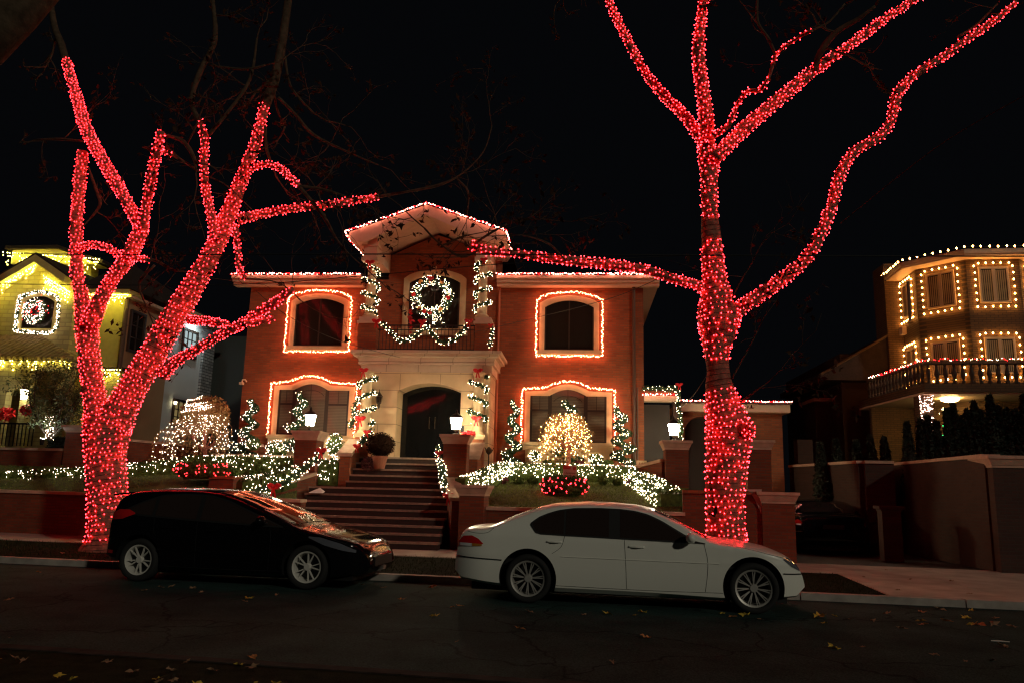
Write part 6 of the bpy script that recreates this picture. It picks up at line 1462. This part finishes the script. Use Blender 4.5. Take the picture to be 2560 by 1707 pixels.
    for xw in S['wx']:
        for s in (-1, 1):
            c = P(xw, s * (W - .125), R_); out = ay * s; k = MB(); prof = [(R_ - .10, -.11), (R_ - .03, -.12), (R_ - .004, -.09), (R_, 0), (R_ - .004, .09), (R_ - .03, .115), (R_ - .075, .105), (rw_ + .005, .085), (rw_, .04)]
            N = 40
            for r, o in prof:
                for q in range(N): a = 2 * pi * q / N; k.v.append(c + out * o + ax * (r * cos(a)) + Zv * (r * sin(a)))
            for i in range(len(prof) - 1):
                for q in range(N): k.f.append([i * N + q, i * N + (q + 1) % N, (i + 1) * N + (q + 1) % N, (i + 1) * N + q])
            k.f.append([q for q in range(N)]); k.m = [0] * len(k.f)
            wh = k.build('wheel', TYRE, root, smooth=True)
            k = MB(); N = 40
            pr2 = [(rw_ + .006, .088), (rw_ - .018, .080), (rw_ - .03, .02), (rw_ - .035, -.06)]
            for r, o in pr2:
                for q in range(N): a = 2 * pi * q / N; k.v.append(c + out * o + ax * (r * cos(a)) + Zv * (r * sin(a)))
            for i in range(3):
                for q in range(N): k.f.append([i * N + q, i * N + (q + 1) % N, (i + 1) * N + (q + 1) % N, (i + 1) * N + q])
            k.m = [0] * len(k.f)
            k.tube([c + out * .02, c + out * .072], [.065, .05], 14)
            for (an, w, tw) in S['spokes']:
                a = an + S.get('rot', 0) + xw; d = ax * cos(a) + Zv * sin(a); e = ax * -sin(a) + Zv * cos(a); a2 = a + tw; d2 = ax * cos(a2) + Zv * sin(a2)
                p0_, p1_ = c + d * .04 + out * .052, c + d2 * (rw_ - .012) + out * .076; e2 = ax * -sin(a2) + Zv * cos(a2)
                k.add([p0_ - e * w * 1.15, p0_ + e * w * 1.15, p1_ + e2 * w * .8, p1_ - e2 * w * .8, p0_ - e * w * 1.2 - out * .04, p0_ + e * w * 1.2 - out * .04, p1_ + e2 * w - out * .03, p1_ - e2 * w - out * .03], [[0, 1, 2, 3], [7, 6, 5, 4], [0, 4, 5, 1], [1, 5, 6, 2], [2, 6, 7, 3], [3, 7, 4, 0]])
            k.build('rim', ALLOY if name != 'sedan' else ALLOYD, wh, smooth=False)
            k = MB(); k.tube([c - out * .05, c - out * .04], [rw_ - .04] * 2, 24); k.build('brake_disc', BLACKP, wh)
    return root
sed = dict(W=.91, er=.55, ef=.75, cr=.20, cf=.30, tumb=.36, h=.085,
 top=[(-2.79, .58), (-2.785, .70), (-2.74, .90), (-2.70, 1.0), (-2.64, 1.035), (-2.36, 1.06), (-2.26, 1.075), (-1.95, 1.215), (-1.61, 1.345), (-1.34, 1.41), (-.84, 1.442), (-.46, 1.438), (-.1, 1.405), (.15, 1.355), (.5, 1.205), (.88, .985), (1.0, .955), (1.42, .915), (1.75, .85), (1.95, .775), (2.08, .69), (2.14, .58), (2.17, .46)],
 bot=[(-2.79, .40), (-2.70, .29), (-2.14, .22), (-1.26, .17), (1.03, .16), (1.84, .21), (2.05, .23), (2.17, .36)],
 belt=[(-2.8, .93), (-1.6, .95), (.8, .92), (1.2, .86), (2.2, .80)],
 wx=(-1.68, 1.46), wz=.345, ar=.415, tr=.338, rim=.245,
 spokes=[(2 * pi * i / 11 + o, .0075, tw) for i in range(11) for o, tw in ((0, .16), (.17, -.16))],
 wlo=[(-1.62, 1.10), (-1.57, 1.01), (-1.50, .985), (-1.15, .975), (-.31, .955), (.62, .935), (.72, .93)],
 wup=[(-1.62, 1.12), (-1.52, 1.19), (-1.42, 1.24), (-1.25, 1.295), (-1.03, 1.328), (-.67, 1.342), (-.35, 1.335), (-.15, 1.31), (.04, 1.265), (.23, 1.18), (.46, 1.045), (.62, .95), (.72, .935)],
 wlo2=[(-1.66, 1.10), (-1.60, 1.0), (-1.52, .968), (-1.15, .958), (-.31, .938), (.62, .918), (.82, .915)],
 wup2=[(-1.66, 1.12), (-1.55, 1.205), (-1.42, 1.262), (-1.25, 1.315), (-1.03, 1.348), (-.67, 1.360), (-.35, 1.353), (-.15, 1.332), (.04, 1.288), (.23, 1.205), (.46, 1.072), (.70, .94), (.82, .92)],
 panes=[(-1.62, -1.17), (-1.14, -.52), (-.36, .72)],
 seams=[[(-.30, .94), (-.28, .6), (-.27, .26)], [(.80, .92), (.845, .7), (.84, .5), (.81, .27)], [(-1.15, .955), (-1.20, .80), (-1.33, .70)], [(-1.27, .26), (0, .25), (1.05, .26)], [(-2.72, 1.0), (-2.5, .955), (-2.3, .96), (-2.2, 1.03)], [(1.0, .93), (1.4, .86), (1.8, .77), (2.0, .71)]],
 strips=[([(-2.75, .615), (-2.5, .60), (-2.06, .585)], CHROME, .009), ([(1.86, .545), (2.0, .54), (2.13, .54)], CHROME, .009), ([(-1.2, .665), (0, .655), (1.0, .65)], WPAINT, .005)],
 handles=[(-1.30, .865), (-.13, .835)], mirror=(.62, .97),
 tlo=[(-2.735, .80), (-2.34, .80)], tup=[(-2.735, .83), (-2.66, .905), (-2.52, .915), (-2.42, .875), (-2.34, .805)],
 tl2=([(-2.72, .765), (-2.52, .765)], [(-2.72, .805), (-2.52, .805)]), tl3=([(-2.51, .765), (-2.36, .775)], [(-2.51, .805), (-2.36, .80)]),
 hlo=[(1.87, .73), (1.98, .64), (2.10, .58)], hup=[(1.87, .74), (1.97, .755), (2.06, .71), (2.10, .65)],
 ws=(.13, .86, .62), rw=(-2.20, -1.55, .75))
WHITE = make_car('sedan', 'white four door sedan parked at the kerb in front of the right lawn', sed, SP(0, 12.42, 0.006), SU, SN, WPAINT, CHROME)
hat = dict(W=.90, er=.5, ef=.80, cr=.17, cf=.34, tumb=.36, h=.085,
 top=[(-8.50, .50), (-8.495, .85), (-8.47, 1.0), (-8.43, 1.18), (-8.38, 1.33), (-8.28, 1.395), (-8.06, 1.45), (-7.6, 1.485), (-7.2, 1.49), (-6.9, 1.48), (-6.6, 1.455), (-6.2, 1.345), (-5.8, 1.20), (-5.28, .995), (-5.15, .94), (-4.77, .875), (-4.45, .80), (-4.25, .735), (-4.13, .65), (-4.06, .54), (-4.03, .44)],
 bot=[(-8.50, .38), (-8.40, .32), (-8.24, .30), (-7.5, .2), (-5.4, .17), (-4.5, .2), (-4.1, .24), (-4.03, .34)],
 belt=[(-8.5, 1.02), (-7.6, .99), (-5.8, .92), (-5.2, .86), (-4.0, .72)],
 wx=(-7.84, -4.97), wz=.335, ar=.40, tr=.335, rim=.232,
 spokes=[(2 * pi * i / 5 + o, .0075, tw) for i in range(5) for o, tw in ((-.10, -.13), (.10, .13))],
 wlo=[(-8.12, 1.10), (-7.9, 1.05), (-7.0, 1.0), (-5.8, .95), (-5.5, .94)], wup=[(-8.12, 1.13), (-7.9, 1.23), (-7.6, 1.34), (-7.2, 1.375), (-6.75, 1.365), (-6.4, 1.28), (-6.0, 1.13), (-5.5, .95)],
 wlo2=[(-8.2, 1.09), (-7.9, 1.03), (-7.0, .98), (-5.8, .93), (-5.4, .92)], wup2=[(-8.2, 1.12), (-7.9, 1.26), (-7.6, 1.365), (-7.2, 1.395), (-6.75, 1.385), (-6.4, 1.305), (-6.0, 1.155), (-5.4, .93)],
 panes=[(-8.12, -7.68), (-7.62, -6.90), (-6.82, -5.5)],
 seams=[[(-6.86, .97), (-6.84, .6), (-6.84, .27)], [(-5.62, .93), (-5.58, .7), (-5.60, .27)], [(-7.62, 1.0), (-7.6, .8), (-7.55, .72)], [(-7.44, .26), (-6.4, .25), (-5.4, .26)], [(-5.1, .90), (-4.7, .80), (-4.35, .70)]],
 strips=[([(-7.5, .52), (-6.4, .48), (-5.5, .46)], BPAINT, .012)],
 handles=[(-7.40, .86), (-6.60, .83)], mirror=(-5.72, 1.0),
 tlo=[(-8.44, .95), (-8.2, .97), (-7.98, 1.05)], tup=[(-8.44, 1.06), (-8.3, 1.12), (-8.1, 1.12), (-7.98, 1.07)], rr=([(-8.46, .42), (-8.32, .42)], [(-8.46, .47), (-8.32, .47)]),
 hlo=[(-4.95, .78), (-4.7, .68), (-4.40, .60), (-4.22, .57)], hup=[(-4.95, .80), (-4.75, .79), (-4.45, .71), (-4.22, .61)], ws=(-6.5, -5.25, .60), rw=(-8.42, -8.30, .8))
BLACKC = make_car('hatchback', 'black glossy hatchback parked at the kerb beside the left tree', hat, SP(-.20, 12.65, 0.006), SU, SN, BPAINT, BLACKP)
k = MB(); k.prism([SP(-8.46, 12.0, 1.405), SP(-8.76, 12.0, 1.36), SP(-8.76, 12.0, 1.34), SP(-8.46, 12.0, 1.37)], SN * 1.3); k.build('roof_spoiler', BPAINT, BLACKC)
drk = dict(sed); cu_ = ST(2092, 1330, 21.5).dot(SU)
DRK = make_car('parked_sedan', 'dark sedan parked nose in on the unlit driveway behind the brick pillar', drk, SP(cu_, 24.6, 0.10), SN, -SU, BPAINT, BLACKP)

# ================================================================== CABLES
def cable(label, pts, r, m=WIRE):
    b = MB(); b.tube([Vector(q) for q in smooth_line([tuple(p) for p in pts], 6)], r, 5); b.build('power_cable', m, label=label, cat='cable', group='overhead cables', loc=pts[0])
cable('thick black overhead cable crossing the whole street below the gable peak', [ST(-200, 633, 11.2), ST(300, 637, 11.2), ST(900, 636, 11.2), ST(1400, 637, 11.2), ST(2000, 640, 11.2), ST(2800, 642, 11.2)], .010)
cable('thin black cable sloping up to the right across the balcony wreath', [ST(-150, 708, 12.0), ST(250, 713, 12.0), ST(620, 711, 12.0), ST(910, 690, 12.0), ST(1250, 661, 12.0), ST(1700, 640, 12.0)], .007)
cable('faint cable sloping down across the upper left window', [ST(640, 728, 13.5), ST(720, 790, 14.5), ST(850, 852, 17), ST(1000, 893, 22.5)], .006)
cable('faint cable rising to the right past the upper right window', [HY(1150, 838, 24.6), ST(1350, 792, 18), ST(1520, 748, 14), ST(1640, 700, 12.5)], .006)
cable('pale cable descending from the upper right corner of the view', [ST(2700, 165, 12.0), ST(2560, 240, 12.5), ST(2340, 370, 13.5), ST(2100, 560, 15)], .008, BARKP)
cable('short pale cable hanging from the right tree to the side passage', [ST(1762, 945, 15.2), ST(1735, 985, 17), ST(1708, 1012, 21), ST(1688, 1027, 24.5)], .008, BARKP)

# ================================================================== FALLEN LEAVES
def leaf_mesh(seed, m):
    rnd = random.Random(seed); k = MB(); n = 15; pts = []
    for i in range(n):
        a = 2 * pi * i / n; lob = (.055 if i % 3 == 0 else .026) * rnd.uniform(.8, 1.15)
        if i == 0: lob = .03
        pts.append(Vector((lob * cos(a), lob * sin(a), .004 + rnd.random() * .022)))
    v = [Vector((0, 0, .008))] + pts; k.add(v, [[0, 1 + i, 1 + (i + 1) % n] for i in range(n)])
    me = bpy.data.meshes.new('fallen_leaf'); me.from_pydata([tuple(p) for p in k.v], [], k.f); me.materials.append(m); return me
LM = {'yellow': [leaf_mesh(s, LEAFY) for s in (1, 2, 3)], 'orange': [leaf_mesh(s, LEAFO) for s in (4, 5, 6)], 'brown': [leaf_mesh(s, LEAFB) for s in (7, 8, 9)]}
def z14(x, y, o): return (o + x / 1.8375, 1400 + y / 1.8375)
LS = []
for (x, y, c, s) in [(440, 247, 'yellow', 1.3), (605, 241, 'yellow', 1.4), (565, 254, 'yellow', .8), (80, 238, 'brown', 1.2), (612, 356, 'orange', 1.3), (1478, 405, 'yellow', 1.4), (968, 246, 'yellow', 1.0), (1015, 262, 'orange', 1.2), (1072, 255, 'yellow', 1.5), (1145, 273, 'brown', .9),
        (1410, 260, 'yellow', 2.0), (1435, 290, 'yellow', .9), (1480, 256, 'yellow', .9), (1425, 175, 'orange', 1.6), (1455, 160, 'orange', 1.6), (1405, 180, 'brown', 1.2), (1550, 272, 'brown', .8), (1660, 280, 'brown', 1.1), (1725, 245, 'brown', 1.2), (1790, 315, 'brown', 1.2), (1880, 280, 'yellow', 1.2), (1885, 297, 'orange', 1.2),
        (1882, 240, 'orange', 1.3), (1992, 282, 'orange', 1.5), (1965, 227, 'brown', 1.8), (2112, 231, 'yellow', 1.0), (2085, 266, 'yellow', 1.4), (2120, 296, 'yellow', 1.4), (2155, 300, 'orange', 1.5), (2210, 298, 'brown', 1.7), (2300, 308, 'brown', 1.4), (2225, 268, 'brown', 1.0), (1945, 437, 'brown', 1.0), (2205, 462, 'brown', .8), (2085, 466, 'brown', .6), (2258, 398, 'brown', 1.4), (35, 315, 'orange', 1.1), (460, 470, 'brown', .8), (1612, 398, 'brown', .6), (330, 250, 'brown', .8), (2460, 330, 'brown', 1)]:
    LS.append((*z14(x, y, 1280), c, s, 'asphalt right of and below the white car'))
for (x, y, c, s) in [(1140, 178, 'yellow', 1.5), (1125, 190, 'brown', 1), (740, 126, 'brown', 1.1), (785, 122, 'brown', 1.1), (890, 128, 'brown', 1.3), (925, 147, 'brown', .8), (665, 140, 'brown', 1.1), (1848, 180, 'orange', 1.1), (1998, 258, 'yellow', 1.2), (2110, 212, 'orange', 1.1), (2080, 215, 'orange', .8), (1160, 448, 'orange', 1.1), (45, 182, 'brown', 1.2), (180, 55, 'orange', .9), (1665, 113, 'brown', .9), (1762, 127, 'brown', 1.0), (1990, 124, 'orange', 1.3), (1270, 160, 'brown', .8), (1885, 46, 'brown', 1), (2098, 374, 'brown', .6), (48, 358, 'brown', .5)]:
    LS.append((*z14(x, y, 0), c, s, 'asphalt around the black car'))
for i, (px_, py_, c, s, wh) in enumerate(LS):
    p = GZ(px_, py_, .008); o = bpy.data.objects.new('fallen_leaf', LM[c][i % 3]); COL.objects.link(o); o.location = p; o.scale = (s * 1.15,) * 3; o.rotation_euler = (random.gauss(0, .15), random.gauss(0, .15), random.uniform(0, 6))
    tag(o, f'{c} fallen leaf lying on the {wh}', 'leaf', f'{c} leaves on the {wh}')
for i in range(22):                                   # drift on the near verge, lower left corner
    px_, py_ = random.uniform(-20, 760), random.uniform(1640, 1720); p = GZ(px_, py_, .085)
    if p.dot(SN) > 6.5 or p.dot(SN) < 5: continue
    c = random.choice(['yellow', 'brown', 'brown']); o = bpy.data.objects.new('fallen_leaf', LM[c][i % 3]); COL.objects.link(o); o.location = p; o.scale = (random.uniform(.9, 1.4),) * 3; o.rotation_euler = (random.gauss(0, .3), random.gauss(0, .3), random.uniform(0, 6))
    tag(o, f'{c} fallen leaf in the drift on the near grass strip', 'leaf', f'{c} leaves on the near grass strip')
for i in range(26):
    u_ = random.uniform(3.5, 9) if i % 2 else random.uniform(-14, -5); v_ = random.uniform(KV + .3, SWN + 1.6) if u_ > 3.5 else random.uniform(KV + .2, SWN); p = SP(u_, v_, ZS + .006)
    o = bpy.data.objects.new('fallen_leaf', LM['brown'][i % 3]); COL.objects.link(o); o.location = p; o.scale = (random.uniform(.8, 1.3),) * 3; o.rotation_euler = (0, 0, random.uniform(0, 6))
    w_ = 'pavement at the driveway' if u_ > 3.5 else 'tree strip behind the kerb'; tag(o, f'brown fallen leaf on the {w_}', 'leaf', f'brown leaves on the {w_}')
p = GZ(1280 + 2240 / 1.8375, 1400 + 372 / 1.8375, .01); k = MB(); k.prism([p + Vector((-.09, .01, 0)), p + Vector((.0, .03, 0)), p + Vector((.10, -.02, 0)), p + Vector((.0, -.0, 0))], (0, 0, .01)); k.build('paper_scrap', LEAFW, label='white scrap of paper on the asphalt near the lower right', cat='litter', loc=p)
print('objects', len(bpy.data.objects))
